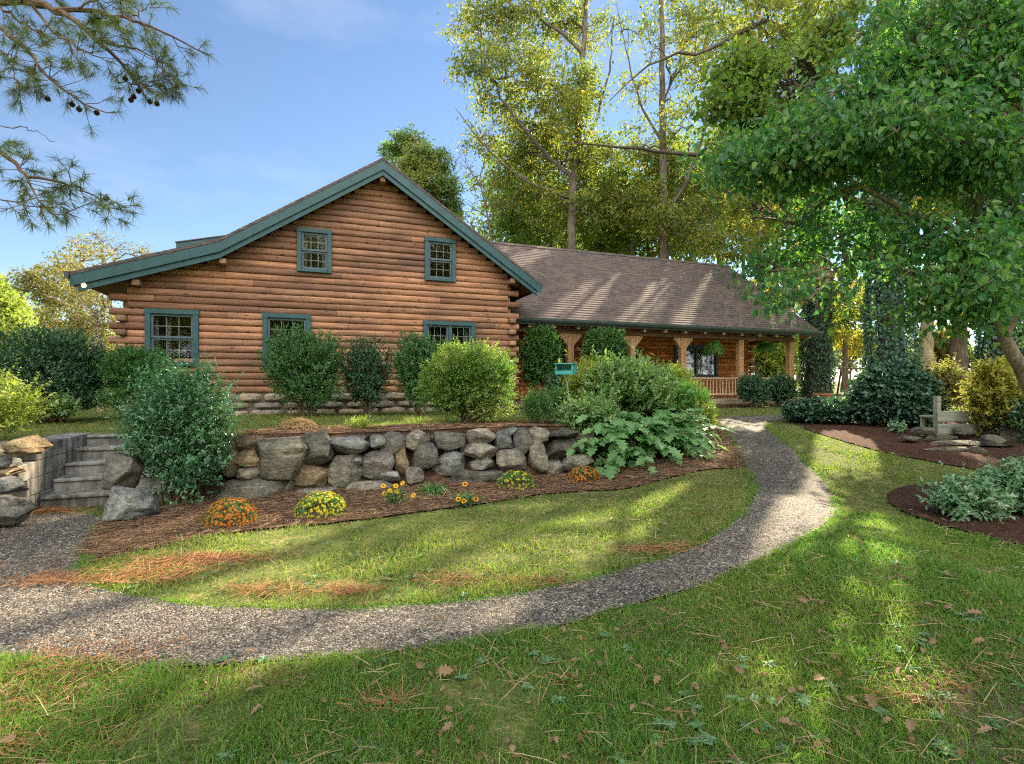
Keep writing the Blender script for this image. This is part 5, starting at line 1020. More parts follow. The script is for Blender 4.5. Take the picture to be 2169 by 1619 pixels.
# green middle distance
MG = 'green trees in the middle distance behind the roof'
for i, (u, Y, lab) in enumerate([(1606, 30, 'slim tall sparse tree rising behind the right end of the porch roof'), (1668, 31, 'second slim sparse tree, nearer the first ivy trunk')]):
    tree('tree', lab, [gz(u, Y), at(u+3, 500, Y), at(u-5, 300, Y), at(u+4, 100, Y), at(u, -60, Y)], .17, [pb(u+a, v, 30, 20, Y, n) for a, v, n in [(-24, 235, 8), (26, 190, 9), (-20, 120, 9), (24, 60, 10), (0, 0, 20), (30, 300, 12), (-34, 330, 12), (0, -60, 26)]], 'l_oak', .2, .11, 16, .7, 'bark', TG, seed=70+i, droop=.4, r1=.09)
for i, (u, ut, vs, n, lab, mt) in enumerate([(1110, 70, 400, 120, 'rounded green tree at the left end of the porch ridge', 'l_green'), (1190, 80, 410, 130, 'green tree behind the grey trunk above the porch ridge', 'l_green'), (1290, 80, 400, 130, 'green tree filling the gap between the tall trunks', 'l_green'), (1400, 90, 380, 140, 'darker green tree behind the half bare tree', 'l_green'), (1520, 90, 350, 150, 'dense green tree above the right end of the porch ridge', 'l_green'), (1640, 80, 330, 150, 'green tree seen over the right roof slope', 'l_oak'), (1045, 40, 440, 40, 'small leafy tree just right of the gable slope', 'l_green')]):
    Y = 38+3*math.sin(i*2.1); tree('tree', lab, [gz(u, Y), at(u+6, 640, Y), at(u-4, vs+80, Y), at(u, vs, Y)], .25, [pb(u+dx*ut, vs+dv, ut*.62, 62, Y+rng.uniform(-2, 2), n//5) for dx, dv in ((-.5, 70), (.45, 60), (0, 15), (-.35, 150), (.4, 145), (0, 100))], mt, .32, .19, 28, 1.0, 'bark', MG, q=1.1, fat=1.2, spread=.4, seed=10+i)
for i, (u, vs, Y, lab) in enumerate([(1085, 330, 33, 'light green maple beside the bare tree above the porch ridge'), (1165, 300, 34, 'leafy maple filling in left of the tall grey trunk'), (1265, 320, 33, 'light green maple right of the tall grey trunk'), (1370, 330, 34, 'yellowing maple behind the half bare trunk'), (1460, 300, 33, 'tall green maple right of the half bare trunk'), (1570, 280, 34, 'green maple over the right end of the ridge, left of the slim trunks')]):
    tree('tree', lab, [gz(u, Y), at(u+6, 560, Y), at(u-8, vs+90, Y), at(u, vs, Y)], .17, [pb(u+dx*62, vs+dv, 55, 46, Y+rng.uniform(-1.5, 1.5), 34) for dx, dv in ((-.6, 70), (.6, 60), (0, 5), (-.7, 150), (.6, 140), (0, 100), (.1, 200))], ('l_green', 'l_oak')[i % 2], .23, .14, 28, .8, 'bark', MG, q=.8, fat=1.15, spread=.36, seed=90+i, droop=.3)
# conifer like tree behind the gable
Y = 23.
tree('tree', 'bushy evergreen standing behind the gable peak', [gz(890, Y), at(890, 600, Y), at(888, 400, Y), at(880, 290, Y)], .3, [pb(u, v, a, b, Y+rng.uniform(-1, 1), n) for u, v, a, b, n in [(870, 300, 42, 24, 34), (838, 320, 34, 22, 24), (900, 330, 52, 30, 44), (868, 355, 50, 30, 44), (925, 350, 40, 26, 30), (900, 385, 62, 32, 50), (945, 400, 36, 28, 34), (920, 430, 50, 30, 40), (955, 445, 34, 22, 24), (850, 400, 50, 40, 30), (880, 470, 60, 40, 30), (955, 480, 40, 30, 20)]], 'l_con', .19, .06, 30, .45, 'bark', q=1.7, fat=1.0, shell=.6, seed=20, droop=.0, spread=.3)
tree('tree', 'fine bare branched tree right of the gable slope', [gz(1060, 25.), at(1050, 600, 25), at(1035, 470, 25), at(1020, 400, 25)], .11, [pb(u, v, a, b, 25, n, None, .35) for u, v, a, b, n in [(985, 330, 34, 40, 40), (1015, 390, 50, 48, 60), (1000, 440, 40, 36, 40), (1055, 430, 40, 50, 40), (1030, 300, 30, 36, 20)]], 'l_olive', .09, .05, 5, .7, 'twig', seed=21, twr=.006)
# olive and golden trees left of the house
LGp = 'autumn trees left of the house'
Y = 22.
tree('tree', 'olive tree with pale crooked limbs left of the house corner', [gz(190, Y), at(185, 760, Y), at(165, 660, Y), at(150, 580, Y)], .2, [pb(u, v, a, b, Y+rng.uniform(-1.5, 1.5), n, None, k) for u, v, a, b, n, k in [(60, 610, 42, 40, 44, 1), (110, 590, 42, 40, 44, 1), (150, 570, 40, 46, 34, .6), (120, 640, 50, 40, 44, 1), (180, 620, 44, 40, 40, .8), (200, 670, 40, 40, 40, .8), (160, 690, 50, 40, 44, .9), (80, 680, 50, 44, 44, 1), (190, 535, 50, 34, 30, .4), (215, 600, 34, 36, 30, .6), (215, 730, 26, 46, 30, .7)]], 'l_olive', .15, .08, 14, .55, 'barkpale', LGp, q=1.8, seed=30, twr=.008)
tree('tree', 'thin bare topped tree behind the low left roof', [gz(250, 27), at(245, 700, 27), at(225, 600, 27), at(215, 520, 27)], .16, [pb(u, v, a, b, 27, n, None, .45) for u, v, a, b, n in [(160, 520, 30, 30, 30), (210, 510, 40, 28, 44), (250, 530, 30, 24, 30), (295, 535, 30, 20, 30), (320, 540, 24, 16, 16), (130, 560, 30, 30, 24)]], 'l_olive', .13, .06, 9, .6, 'twig', LGp, seed=31, twr=.009)
Y = 17.
tree('tree', 'bright golden tree at the left frame edge', [gz(-20, Y), at(-15, 720, Y), at(-20, 600, Y)], .16, [pb(u, v, a, b, Y+rng.uniform(-1, 1), n) for u, v, a, b, n in [(10, 650, 45, 36, 60), (-30, 610, 50, 40, 60), (20, 710, 44, 40, 60), (0, 780, 50, 45, 60), (-60, 700, 60, 60, 60), (45, 690, 26, 30, 30)]], 'l_yg', .14, .08, 18, .5, 'bark', LGp, q=1.5, seed=32)
tree('tree', 'pale stemmed bushy tree between the big shrub and the house corner', [gz(215, 13.), at(214, 780, 13), at(208, 700, 13)], .07, [pb(u, v, a, b, 13, n, None, .6) for u, v, a, b, n in [(205, 690, 26, 40, 50), (222, 740, 16, 46, 40), (190, 650, 30, 36, 40), (218, 640, 18, 36, 26)]], 'l_olive', .06, .03, 8, .35, 'barkpale', LGp, seed=33, twr=.006)
# ivy trees to the right
Y = 22.; tp = [gz(1730, Y), at(1730, 700, Y), at(1728, 500, Y), at(1722, 300, Y), at(1715, 100, Y), at(1708, -80, Y)]
t1 = tree('ivy_tree', 'first ivy clad trunk just beyond the porch roof tip', tp, .42, [pb(u, v, a, b, Y+rng.uniform(-2, 2), n) for u, v, a, b, n in [(1620, 60, 90, 60, 60), (1720, 40, 100, 60, 70), (1570, 130, 60, 60, 40), (1650, 170, 80, 60, 60), (1600, 250, 60, 55, 50), (1690, 260, 80, 60, 56), (1640, 350, 60, 55, 50), (1590, 430, 60, 55, 56), (1680, 450, 70, 55, 60), (1640, 540, 60, 46, 56), (1700, 580, 60, 40, 40), (1780, 120, 90, 60, 60), (1800, 660, 60, 40, 44), (1650, -60, 130, 70, 80), (1560, -60, 90, 60, 30)]], 'l_oak', .19, .11, 18, .65, 'barkdark', IG, q=1.15, seed=40, r1=.25, droop=.35,
          limbs=[([at(1722, 330, Y), at(1600, 345, Y-1), at(1480, 328, Y-2), at(1370, 318, Y-2.5), at(1270, 300, Y-3), at(1190, 305, Y-3)], .17, .02), ([at(1715, 120, Y), at(1633, 30, Y-1), at(1560, 75, Y-1.5), at(1456, 127, Y-2), at(1425, 105, Y-2), at(1395, 118, Y-2), at(1330, 175, Y-2.5), at(1290, 215, Y-2.5)], .12, .015), ([at(1730, 600, Y), at(1790, 560, Y), at(1850, 540, Y)], .1, .03)])
ivy_coat(t1, tp[:5], (.52, .38), 13000, tp[0], .12, 1)
Y = 15.; tp = [gz(1888, Y), at(1886, 720, Y), at(1882, 500, Y), at(1880, 280, Y), at(1876, 60, Y), at(1872, -150, Y)]
t2 = tree('ivy_tree', 'second, nearer ivy clad trunk rising from the dark ivy mound', tp, .34, [pb(u, v, a, b, Y+rng.uniform(-1.5, 2.5), n) for u, v, a, b, n in [(1850, 60, 90, 60, 50), (1960, 60, 90, 70, 60), (1900, 180, 90, 60, 50), (2030, 170, 90, 70, 60), (1830, 280, 70, 60, 40), (1960, 300, 90, 60, 50), (2060, 330, 80, 60, 50), (2110, 120, 70, 70, 50), (1830, 450, 60, 50, 40), (1950, 470, 70, 55, 40), (1900, -90, 200, 90, 90), (2150, -40, 120, 100, 60)]]+[pb(u, v, a, b, Y_, n) for u, v, a, b, n, Y_ in [(1560, 150, 60, 50, 40, 11), (1640, 180, 70, 50, 50, 11.2), (1600, 245, 60, 45, 44, 11), (1690, 245, 70, 50, 50, 11.5), (1530, 225, 45, 40, 24, 10.8), (1700, 130, 70, 50, 44, 12), (1760, 70, 80, 50, 44, 12), (1550, 325, 50, 26, 26, 11), (1640, 335, 60, 28, 34, 11), (1730, 345, 60, 30, 34, 11), (1810, 355, 60, 30, 34, 11), (1700, 400, 50, 22, 16, 11)]], 'l_green', .13, .10, 18, .6, 'barkdark', IG, q=1.8, seed=41, r1=.22, droop=.3,
          limbs=[([at(1879, 240, Y), at(1830, 190, Y-1), at(1760, 170, Y-2.5), at(1680, 190, Y-3.6), at(1560, 195, Y-4)], .11, .02), ([at(1880, 160, Y), at(1892, 110, Y-.4), at(1888, 70, Y-.8), at(1866, 42, Y-1), at(1850, 50, Y-1)], .14, .07)])
ivy_coat(t2, tp[:5], (.58, .42), 15000, tp[0], .10, 2)
Y = 13.5; tp = [gz(2122, Y), at(2120, 720, Y), at(2118, 520, Y), at(2120, 300, Y), at(2122, 60, Y)]
t3 = tree('ivy_tree', 'ivy clad trunk at the right frame edge behind the leaning dogwood', tp, .3, [pb(u, v, a, b, Y+1, n) for u, v, a, b, n in [(2130, 480, 60, 60, 40), (2190, 300, 80, 80, 50), (2060, 420, 60, 50, 40), (2200, 560, 70, 70, 50)]], 'l_green', .15, .09, 18, .55, 'barkdark', IG, q=1.8, seed=42)
ivy_coat(t3, tp[:4], (.40, .34), 8000, tp[0], .10, 3)
PGp = 'plain trunked trees in the far yard'
for i, (u, Y, r0, lab, bk, mt) in enumerate([(1962, 19, .27, 'pale sunlit trunk right of the second ivy trunk', 'barkpale', 'l_gold'), (2030, 20, .33, 'stout grey trunk rising behind the golden shrub', 'bark', 'l_oak'), (1992, 26, .16, 'thin dark trunk between the pale and the stout one', 'barkdark', 'l_oak'), (1790, 34, .2, 'autumn gold tree on the far lawn seen past the first ivy trunk', 'bark', 'l_gold'), (1655, 36, .18, 'golden tree seen between the end porch posts', 'bark', 'l_gold'), (2090, 30, .2, 'far golden tree at the right behind the golden shrub', 'bark', 'l_gold')]):
    bl = [(u-40, 640, 50, 34, 40), (u+30, 660, 50, 34, 40), (u, 590, 60, 40, 50), (u+50, 560, 50, 40, 40), (u-50, 560, 50, 40, 40)] if i > 2 else [(u-30, 420, 70, 60, 40), (u+40, 380, 70, 60, 40), (u, 280, 80, 60, 40), (u+60, 640, 36, 26, 16)]
    if i in (3, 4): bl = [(a, b+60, c, d, e) for a, b, c, d, e in bl]
    tree('tree', lab, [gz(u, Y), at(u, 740, Y), at(u+6, 560, Y), at(u+2, 380 if i < 3 else 600, Y)], r0, [pb(a, b, c, d, Y+rng.uniform(-1.5, 1.5), n) for a, b, c, d, n in bl], mt, .17 if Y < 30 else .24, .11 if Y < 30 else .15, 18, .65, bk, PGp, q=1.8, seed=50+i)
# the near dogwood
Y = 6.0; base = at(2235, 960, 6.2); base[2] = float(T(base[0], 6.2))-.05
DB = [(1545, 345, 55, 40, 26, 5.6), (1600, 330, 70, 50, 40, 5.6), (1660, 350, 80, 50, 46, 5.6), (1720, 290, 80, 50, 44, 5.6), (1740, 370, 80, 40, 36, 5.8), (1790, 230, 90, 50, 48, 5.6), (1860, 200, 90, 55, 48, 5.6), (1830, 300, 100, 55, 56, 5.6), (1920, 265, 100, 55, 56, 5.4), (1955, 150, 90, 60, 48, 5.6), (2040, 170, 100, 70, 60, 5.4), (2050, 280, 100, 60, 56, 5.2), (2130, 90, 80, 70, 46, 5.5), (2140, 220, 80, 70, 50, 5.2), (2130, 340, 80, 60, 46, 5.3), (2000, 370, 100, 45, 44, 5.6), (1900, 370, 80, 40, 36, 5.9),
      (1700, 470, 60, 36, 22, 6.2), (1780, 490, 80, 40, 36, 6.2), (1840, 520, 70, 35, 26, 5.8), (1760, 560, 80, 36, 34, 6.0), (1660, 545, 60, 32, 22, 6.1), (1680, 620, 60, 36, 26, 5.8), (1610, 560, 40, 24, 12, 6.0), (1720, 640, 60, 26, 20, 5.8), (1790, 610, 50, 28, 18, 5.9), (1960, 20, 110, 60, 44, 5.6), (2080, 20, 100, 60, 44, 5.4), (1880, 110, 80, 50, 34, 5.8), (1990, 590, 90, 50, 46, 5.2), (1960, 510, 80, 45, 36, 5.8), (2070, 520, 80, 50, 40, 5.6), (2100, 610, 80, 45, 40, 5.0), (2050, 655, 70, 26, 20, 5.2), (1950, 660, 60, 24, 16, 5.4), (2150, 440, 70, 60, 36, 5.6), (2240, 300, 120, 160, 90, 5.6), (2250, 560, 100, 100, 60, 5.6), (2200, 50, 120, 120, 60, 5.6)]
tree('dogwood_tree', 'leaning dogwood at the right frame edge with broad green leaves', [base, at(2200, 850, 6.1), at(2150, 760, 6), at(2112, 690, 5.9), at(2100, 620, 5.9), at(2085, 530, 5.8), at(2070, 430, 5.7), at(2062, 340, 5.6)], .105, [pb(u, v, a, b, y+.25*math.sin(u*.13), n) for u, v, a, b, n, y in DB], 'l_dog', .082, .052, 17, .36, 'barkdog', None, 'ovate', r1=.03, q=.95, fat=1.12, near=True, seed=60, droop=.75, spread=.5, twr=.004,
     limbs=[([at(2130, 720, 6), at(2165, 560, 5.9), at(2050, 505, 5.9), at(1985, 470, 5.9), at(1935, 455, 5.8), at(1870, 420, 5.7), at(1800, 370, 5.6), at(1690, 350, 5.6)], .06, .012), ([at(2100, 620, 5.9), at(2040, 600, 5.9), at(1950, 580, 5.9), at(1860, 565, 5.9), at(1760, 580, 5.9)], .04, .008), ([at(2085, 530, 5.8), at(2140, 400, 5.6), at(2160, 250, 5.5)], .045, .012), ([at(2070, 430, 5.7), at(2010, 320, 5.6), at(1960, 240, 5.6), at(1860, 215, 5.6)], .035, .008), ([at(2169, 350, 5.8), at(2060, 320, 5.7), at(2000, 290, 5.6)], .04, .02)])
# the pine whose boughs hang in at the upper left
def pine():
    global rng
    rng = np.random.default_rng(99); X0 = -8.6; base = np.array([X0, 7.0, float(T(X0, 7.0))-.05]); root = empty('pine_tree', base, 0, label='pine whose needle boughs with cones hang in at the upper left', cat='tree'); off = base
    tb = MB(); tb.tube(spline([base, base+[0, 0, 4], base+[.1, 0, 9], base+[.15, 0, 14]], 20), np.linspace(.3, .12, 20), 12); tb.build('trunk', M['barkpine'], root, smooth=True, off=off)
    k = .2966; px = lambda L, Y: [at(x*k, y*k, Y+.12*math.sin(i*1.3)) for i, (x, y) in enumerate(L)]
    main = [([(170, 0), (290, 45), (400, 75), (540, 150), (700, 300), (860, 440), (950, 560), (1040, 700)], 6.3, .05, .008), ([(400, 75), (550, 60), (750, 100), (950, 150), (1150, 215), (1300, 300), (1490, 395)], 6.3, .03, .006), ([(-150, 90), (0, 210), (180, 340), (280, 490), (430, 630), (560, 740), (700, 785), (840, 800)], 6.0, .03, .005), ([(-200, 960), (0, 1070), (130, 1180), (220, 1320), (310, 1470)], 5.8, .035, .006), ([(190, 1265), (380, 1275), (560, 1350), (700, 1420), (790, 1490), (870, 1500)], 5.8, .018, .004), ([(-100, -40), (0, 50), (180, 180), (330, 265)], 6.2, .02, .005), ([(-100, 890), (0, 900), (150, 905), (270, 950), (390, 1010)], 6.4, .008, .003), ([(220, 30), (330, 160), (480, 290), (640, 390), (800, 450)], 6.2, .02, .004), ([(700, 300), (900, 330), (1050, 380), (1180, 520), (1270, 620)], 6.3, .014, .004), ([(-100, 300), (0, 360), (80, 450), (150, 640)], 6.0, .012, .003), ([(900, 130), (1050, 60), (1110, 20)], 6.3, .01, .003), ([(-100, 1390), (0, 1440), (150, 1450), (300, 1480), (420, 1490), (520, 1540)], 5.8, .01, .003), ([(830, 590), (980, 600), (1260, 630)], 6.3, .008, .003), ([(560, 60), (700, -10), (850, -60), (900, -120)], 6.3, .014, .004), ([(-200, -150), (100, -100), (400, -120), (700, -200)], 6.3, .03, .008)]
    nd = MB(); cones = []
    for li, (L, Y, a, b) in enumerate(main):
        q = spline(px(L, Y), 16); q[1:-1] += rng.normal(0, .012, (14, 3)); bm_ = MB(); bm_.tube(q, np.linspace(a, b, 16), 6)
        if li in (0, 2, 3, 5, 9, 11, 14): s = q[0]; bm_.tube(spline([np.array([X0+.1, 7.0, s[2]+.5]), (np.array([X0, 7, s[2]+.4])+s)/2, s], 8), np.linspace(a*1.4, a, 8), 6)
        nt_ = 0 if li in (6,) else int(22*np.linalg.norm(q[-1]-q[0])/1.6)
        tips = [q[-1]] if li != 6 else []; dirs = [nrm(q[-1]-q[-3])]*len(tips)
        for _ in range(nt_):
            i = int(rng.uniform(3, 15)); t = nrm(q[min(i+1, 15)]-q[i-1]); side = nrm(np.cross(t, rdir(1)[0])); d = nrm(t*.55+side*.75+np.array([0, 0, -.05])); ln = rng.uniform(.12, .42); e = q[i]+d*ln+np.array([0, 0, .06]); m_ = (q[i]+e)/2+rng.normal(0, .03, 3); bm_.tube([q[i], m_, e], [.005, .004, .003], 4); tips.append(e); dirs.append(nrm(d+np.array([0, 0, .35])))
            if rng.uniform() < .55: e2 = m_+nrm(d+rdir(1)[0]*.8)*.16; bm_.tube([m_, e2], [.0035, .0025], 3); tips.append(e2); dirs.append(nrm(e2-m_))
        bm_.build('bough', M['barkpine'], root, off=off)
        for p, d in zip(tips, dirs):
            m = rng.integers(30, 60); P = p+d*rng.uniform(-.09, .02, (m, 1)); D = nrm(d*rng.uniform(.2, 1.1, (m, 1))+rdir(m)*.85+np.array([0, 0, -.12])); blade(nd, P, D, rng.uniform(.09, .16, m), .0042, 0, .18)
    nd.build('needles', M['l_pine'], root, off=off)
    for i, (x, y, Y) in enumerate([(895, 560, 6.3), (935, 715, 6.3), (955, 690, 6.28), (1120, 740, 6.3), (1070, 725, 6.3), (515, 745, 6.0), (565, 780, 6.0), (690, 805, 6.0), (340, 705, 6.0), (760, 1415, 5.8), (665, 240, 6.3), (1260, 620, 6.3), (290, 235, 6.2), (990, 650, 6.3)]):
        p = at(x*k, y*k, Y); mb = MB(); n = 60; a = np.arange(n)*2.4; t = np.arange(n)/n; r = .026*np.sin(math.pi*(t*.85+.12)); c = np.c_[np.cos(a)*r, np.sin(a)*r, (.5-t)*.085]; d = np.c_[np.cos(a), np.sin(a), -.5+0*a]; leaf_fold(mb, p+c*.55, nrm(d), nrm(np.c_[np.cos(a)*.4, np.sin(a)*.4, np.ones(n)]), .022, .02); mb.tube([p+[0, 0, .045], p+[0, 0, 0], p-[0, 0, .04]], [.008, .016, .004], 8); mb.build('pine_cone', M['barkpine'], root, off=off)
pine()
# woods in the distance (too far to count)
def woods(name, spots, mat, L, per, hmin, hmax, seed):
    global rng
    rng = np.random.default_rng(seed); lf = MB(); tk = MB()
    for x, y in spots:
        h = rng.uniform(hmin, hmax); z = float(T(x, y)); rx = h*rng.uniform(.2, .32); n = per; d = rdir(n); f = 1+.35*vnoise(d*2.5+x, 1); P = np.array([x, y, z+h*.6])+d*np.array([rx, rx, h*.4])*(f*rng.uniform(0, 1, n)**.4)[:, None]; s = rng.uniform(.6, 1.3, n); leaf_fold(lf, P, nrm(rdir(n)+np.array([0, 0, -.2])), nrm(rdir(n)+np.array([0, 0, .5])), L*s, L*.62*s); tk.tube([(x, y, z-.1), (x+rng.normal(0, .2), y, z+h*.45), (x, y, z+h*.8)], [h*.02, h*.014, h*.006], 5)
    o = lf.build(name, M[mat]); o['kind'] = 'stuff'; o2 = tk.build('far_trunks', M['bark']); o2['kind'] = 'stuff'; return o
S = []
r2 = np.random.default_rng(5)
for i in range(150): x = -170+i*2.9+r2.normal(0, 1.5); S.append((x, 96+r2.uniform(-8, 10)+.0006*x*x))
woods('far_woods', S, 'l_far', .95, 300, 8, 14, 1)
S = []
for i in range(90): a = R(100+i*160/90+180*0)+math.pi*.5+R(0); S.append((46*math.cos(a+R(0))*r2.uniform(.9, 1.25), 4+46*math.sin(a)*r2.uniform(.9, 1.25)))
S = [(x, y) for x, y in S]
S = [(52*math.cos(R(180+i*195/98))*r2.uniform(.9, 1.2), 52*math.sin(R(180+i*195/98))*r2.uniform(.9, 1.2)) for i in range(98)]
woods('woods_behind', S, 'l_oak', 1.0, 1200, 18, 27, 2)
# ------------------------------------------------------------------ lawn, straw, leaves
rng = np.random.default_rng(2024)
gx_ = np.arange(-14, 16, .03); gy_ = np.arange(1, 24, .03); GX, GY = np.meshgrid(gx_, gy_)
zone = np.zeros(GX.shape, np.uint8)
for k, Pz in ((1, P_path), (2, P_bed), (2, P_up), (2, P_bank), (3, P_m1), (3, P_m2), (4, P_house), (4, P_steps), (3, P_strip)): zone[inpoly(GX, GY, Pz)] = k
Wl = wally(GX); zone[(GY > Wl-.05) & (GY < Wl+.62) & (GX < 3.2)] = 5
def zat(x, y): return zone[np.clip(((y-1)/.03).astype(int), 0, zone.shape[0]-1), np.clip(((x+14)/.03).astype(int), 0, zone.shape[1]-1)]
def scatter(n, y0, y1, pw, wide=1.12, pad=.8):
    u = rng.uniform(0, 1, n); a = 1-pw+1e-4; y = (y0**a+u*(y1**a-y0**a))**(1/a); x = rng.uniform(-1, 1, n)*(wide*y+pad); return x, y
x, y = scatter(760000, 1.55, 22, 1.35); k = zat(x, y) == 0; x, y = x[k], y[k]
pn = vnoise(np.c_[x*1.1, y*1.1, np.zeros(len(x))], 1)*.6+vnoise(np.c_[x*3.1, y*3.1, np.zeros(len(x))], 2)*.4
k = rng.uniform(size=len(x)) < np.clip(.72+pn*1.25, .06, 1); x, y, pn = x[k], y[k], pn[k]
edge = np.zeros(len(x))
n = len(x); z = T(x, y)
tuft = np.clip(vnoise(np.c_[x*2.2, y*2.2, np.ones(n)], 7), 0, 1)
Lh = (.036+.036*rng.uniform(size=n)+.085*tuft)*np.interp(y, [2, 5], [1.45, 1.0])*np.exp(rng.normal(0, .25, n)); Wd = .0042+.0014*np.maximum(0, y-2.5)**.75
D = nrm(np.c_[rng.normal(0, .45, n), rng.normal(0, .45, n), np.ones(n)])
lower = np.array([ground(u, v) for u, v in path_px[:12]]); nearl = (y < np.interp(x, lower[:, 0], lower[:, 1])) & (x < lower[-1, 0]+9)
nearl |= (x > lower[8, 0]) & (y < 5.2)
dryness = vnoise(np.c_[x*.7, y*.7, 0*x], 17)*.35; nearl = nearl ^ (rng.uniform(size=n) < .16+dryness*.3)
for nm, sel, mt in (('grass', nearl, 'grass'), ('dry_grass', ~nearl, 'drygrass')):
    mb = MB(); blade(mb, np.c_[x, y, z-.004][sel], D[sel], Lh[sel]*(1 if mt == 'grass' else .85), Wd[sel], 0, .35); o = mb.build(nm, M[mt]); o['kind'] = 'stuff'
# clover like weeds in the near lawn
x, y = scatter(9000, 1.6, 6, 1.4); k = (zat(x, y) == 0) & (vnoise(np.c_[x*1.3, y*1.3, 0*x], 12) > .05); x, y = x[k], y[k]; n = len(x)
mb = MB(); leaf_ovate(mb, np.c_[x, y, T(x, y)+rng.uniform(.01, .045, n)], nrm(np.c_[rng.normal(size=n), rng.normal(size=n), .25+0*x]), nrm(np.c_[rng.normal(0, .3, n), rng.normal(0, .3, n), 1+0*x]), rng.uniform(.010, .022, n), .012); o = mb.build('lawn_weeds_leaves', M['clover']); o['kind'] = 'stuff'
# pine straw over the beds and drifting on to path and lawn
def needles(name, x, y, lift, L, W, mat, flat=.10):
    n = len(x); a = rng.uniform(0, 2*math.pi, n); D = nrm(np.c_[np.cos(a), np.sin(a)*.8, rng.uniform(-.03, flat*2, n)]); mb = MB(); blade(mb, np.c_[x, y, T(x, y)+lift+rng.uniform(0, .018, n)], D, L*rng.uniform(.5, 1.2, n), W, 0, .10); o = mb.build(name, M[mat]); o['kind'] = 'stuff'; return o
x, y = scatter(260000, 3.5, 16, 1.0); k = zat(x, y) == 2; x, y = x[k], y[k]; needles('pine_straw', x, y, .02, .17, .0035+.0004*y, 'straw')
x, y = scatter(60000, 1.6, 9, 1.2); zz = zat(x, y); q = vnoise(np.c_[x*.9+3, y*.9, 0*x], 21)*.6+vnoise(np.c_[x*2.6, y*2.6, 0*x], 22)*.5; edgeb = np.exp(-((x+4.2)/1.6)**2)*.35
k = (((zz == 0) & (q+edgeb > .27)) | ((zz == 1) & (q+edgeb > .40))) & (rng.uniform(size=len(x)) < np.where(x > .8, .25, .6)); x, y = x[k], y[k]; needles('scattered_straw_leaves', x, y, .02, .15, .0022+.0003*y, 'straw', .14)
def clump(spots, name):
    X, Y_ = [], []
    for u, v, s, n in spots:
        g = ground(u, v); n = int(n*1.7); X.append(g[0]+rng.normal(0, s, n)*1.6); Y_.append(g[1]+rng.normal(0, s, n)*.55)
    x, y = np.concatenate(X), np.concatenate(Y_); needles(name, x, y, .022, .16, .0022+.0004*y, 'strawred', .16)
clump([(400, 1195, .16, 420), (330, 1222, .14, 260), (455, 1190, .12, 250), (730, 1258, .10, 160), (560, 1255, .1, 140), (60, 1440, .24, 200), (130, 1415, .2, 150), (30, 1520, .18, 140), (60, 1600, .14, 120), (300, 1235, .12, 160), (960, 1235, .1, 100), (1390, 1170, .12, 170), (120, 1235, .14, 200), (95, 1088, .12, 200), (1960, 1480, .1, 100), (1120, 1240, .1, 90), (1240, 1455, .06, 40), (830, 1500, .06, 60)], 'fresh_straw_leaves')
# fallen leaves: small ones scattered, and the larger ones near the camera
x, y = scatter(1300, 1.9, 16, 1.3); zz = zat(x, y); k = (zz == 0) | (zz == 3) | ((zz == 1) & (rng.uniform(size=len(x)) < .12)) | ((zz == 2) & (rng.uniform(size=len(x)) < .4)); k &= (rng.uniform(size=len(x)) < np.where(x > -.5, 1, .45)); x, y = x[k], y[k]; n = len(x)
mb = MB(); leaf_lobed(mb, np.c_[x, y, T(x, y)+.035+rng.uniform(0, .02, n)], nrm(np.c_[rng.normal(size=n), rng.normal(size=n), rng.normal(0, .25, n)]), nrm(np.c_[rng.normal(0, .45, n), rng.normal(0, .45, n), 1+0*x]), rng.uniform(.025, .06, n), rng.uniform(.015, .04, n), 0, .5); o = mb.build('fallen_leaves', M['fallen']); o['kind'] = 'stuff'
for i, (u, v) in enumerate([(885, 1440), (928, 1445), (1280, 1410), (1357, 1515), (1513, 1443), (1395, 1455), (1605, 1295), (1690, 1285), (2005, 1235), (1840, 1500), (1720, 1420), (1960, 1300), (1275, 1425), (520, 1490), (30, 1600), (1930, 1555), (1745, 1460), (1575, 1450), (960, 1560), (2080, 1320)]):
    g = ground(u, v); n = 1; mb = MB(); s = rng.uniform(.055, .085); leaf_lobed(mb, np.zeros((1, 3)), nrm(np.array([[rng.normal(), rng.normal(), .2]])), nrm(np.array([[rng.normal(0, .4), rng.normal(0, .4), 1.]])), s, s*rng.uniform(.5, .8), 0, rng.uniform(.2, .55)); o = mb.build('fallen_leaf', M['fallenbig']); o.location = (g[0], g[1], float(T(*g))+.055); tag(o, 'large curled dry oak leaf lying on the near lawn', 'leaf', 'large dry leaves on the near lawn')

# grass leaning over the path edges, loose stones on the path
def rim(P, n, seed):
    P = np.array(P); d = np.roll(P, -1, 0)-P; L = np.linalg.norm(d, axis=1); k = rng.choice(len(P), n, p=L/L.sum()); nn = np.c_[d[k, 1], -d[k, 0]]/(L[k][:, None]+1e-9); q = P[k]+d[k]*rng.uniform(size=(n, 1))+nn*rng.normal(.0, .035, (n, 1)); return q[:, 0], q[:, 1]
x, y = rim(P_path, 60000, 1); k = (y > 1.6) & (y < 13) & (zat(x, y) < 2) & (rng.uniform(size=len(x)) < np.clip(.55+vnoise(np.c_[x*3, y*3, 0*x], 5), .1, 1)); x, y = x[k], y[k]; n = len(x)
mb = MB(); blade(mb, np.c_[x, y, T(x, y)-.002], nrm(np.c_[rng.normal(0, .6, n), rng.normal(0, .6, n), np.ones(n)]), rng.uniform(.035, .085, n), .0045+.0008*y, 0, .5); o = mb.build('edge_grass', M['grass']); o['kind'] = 'stuff'
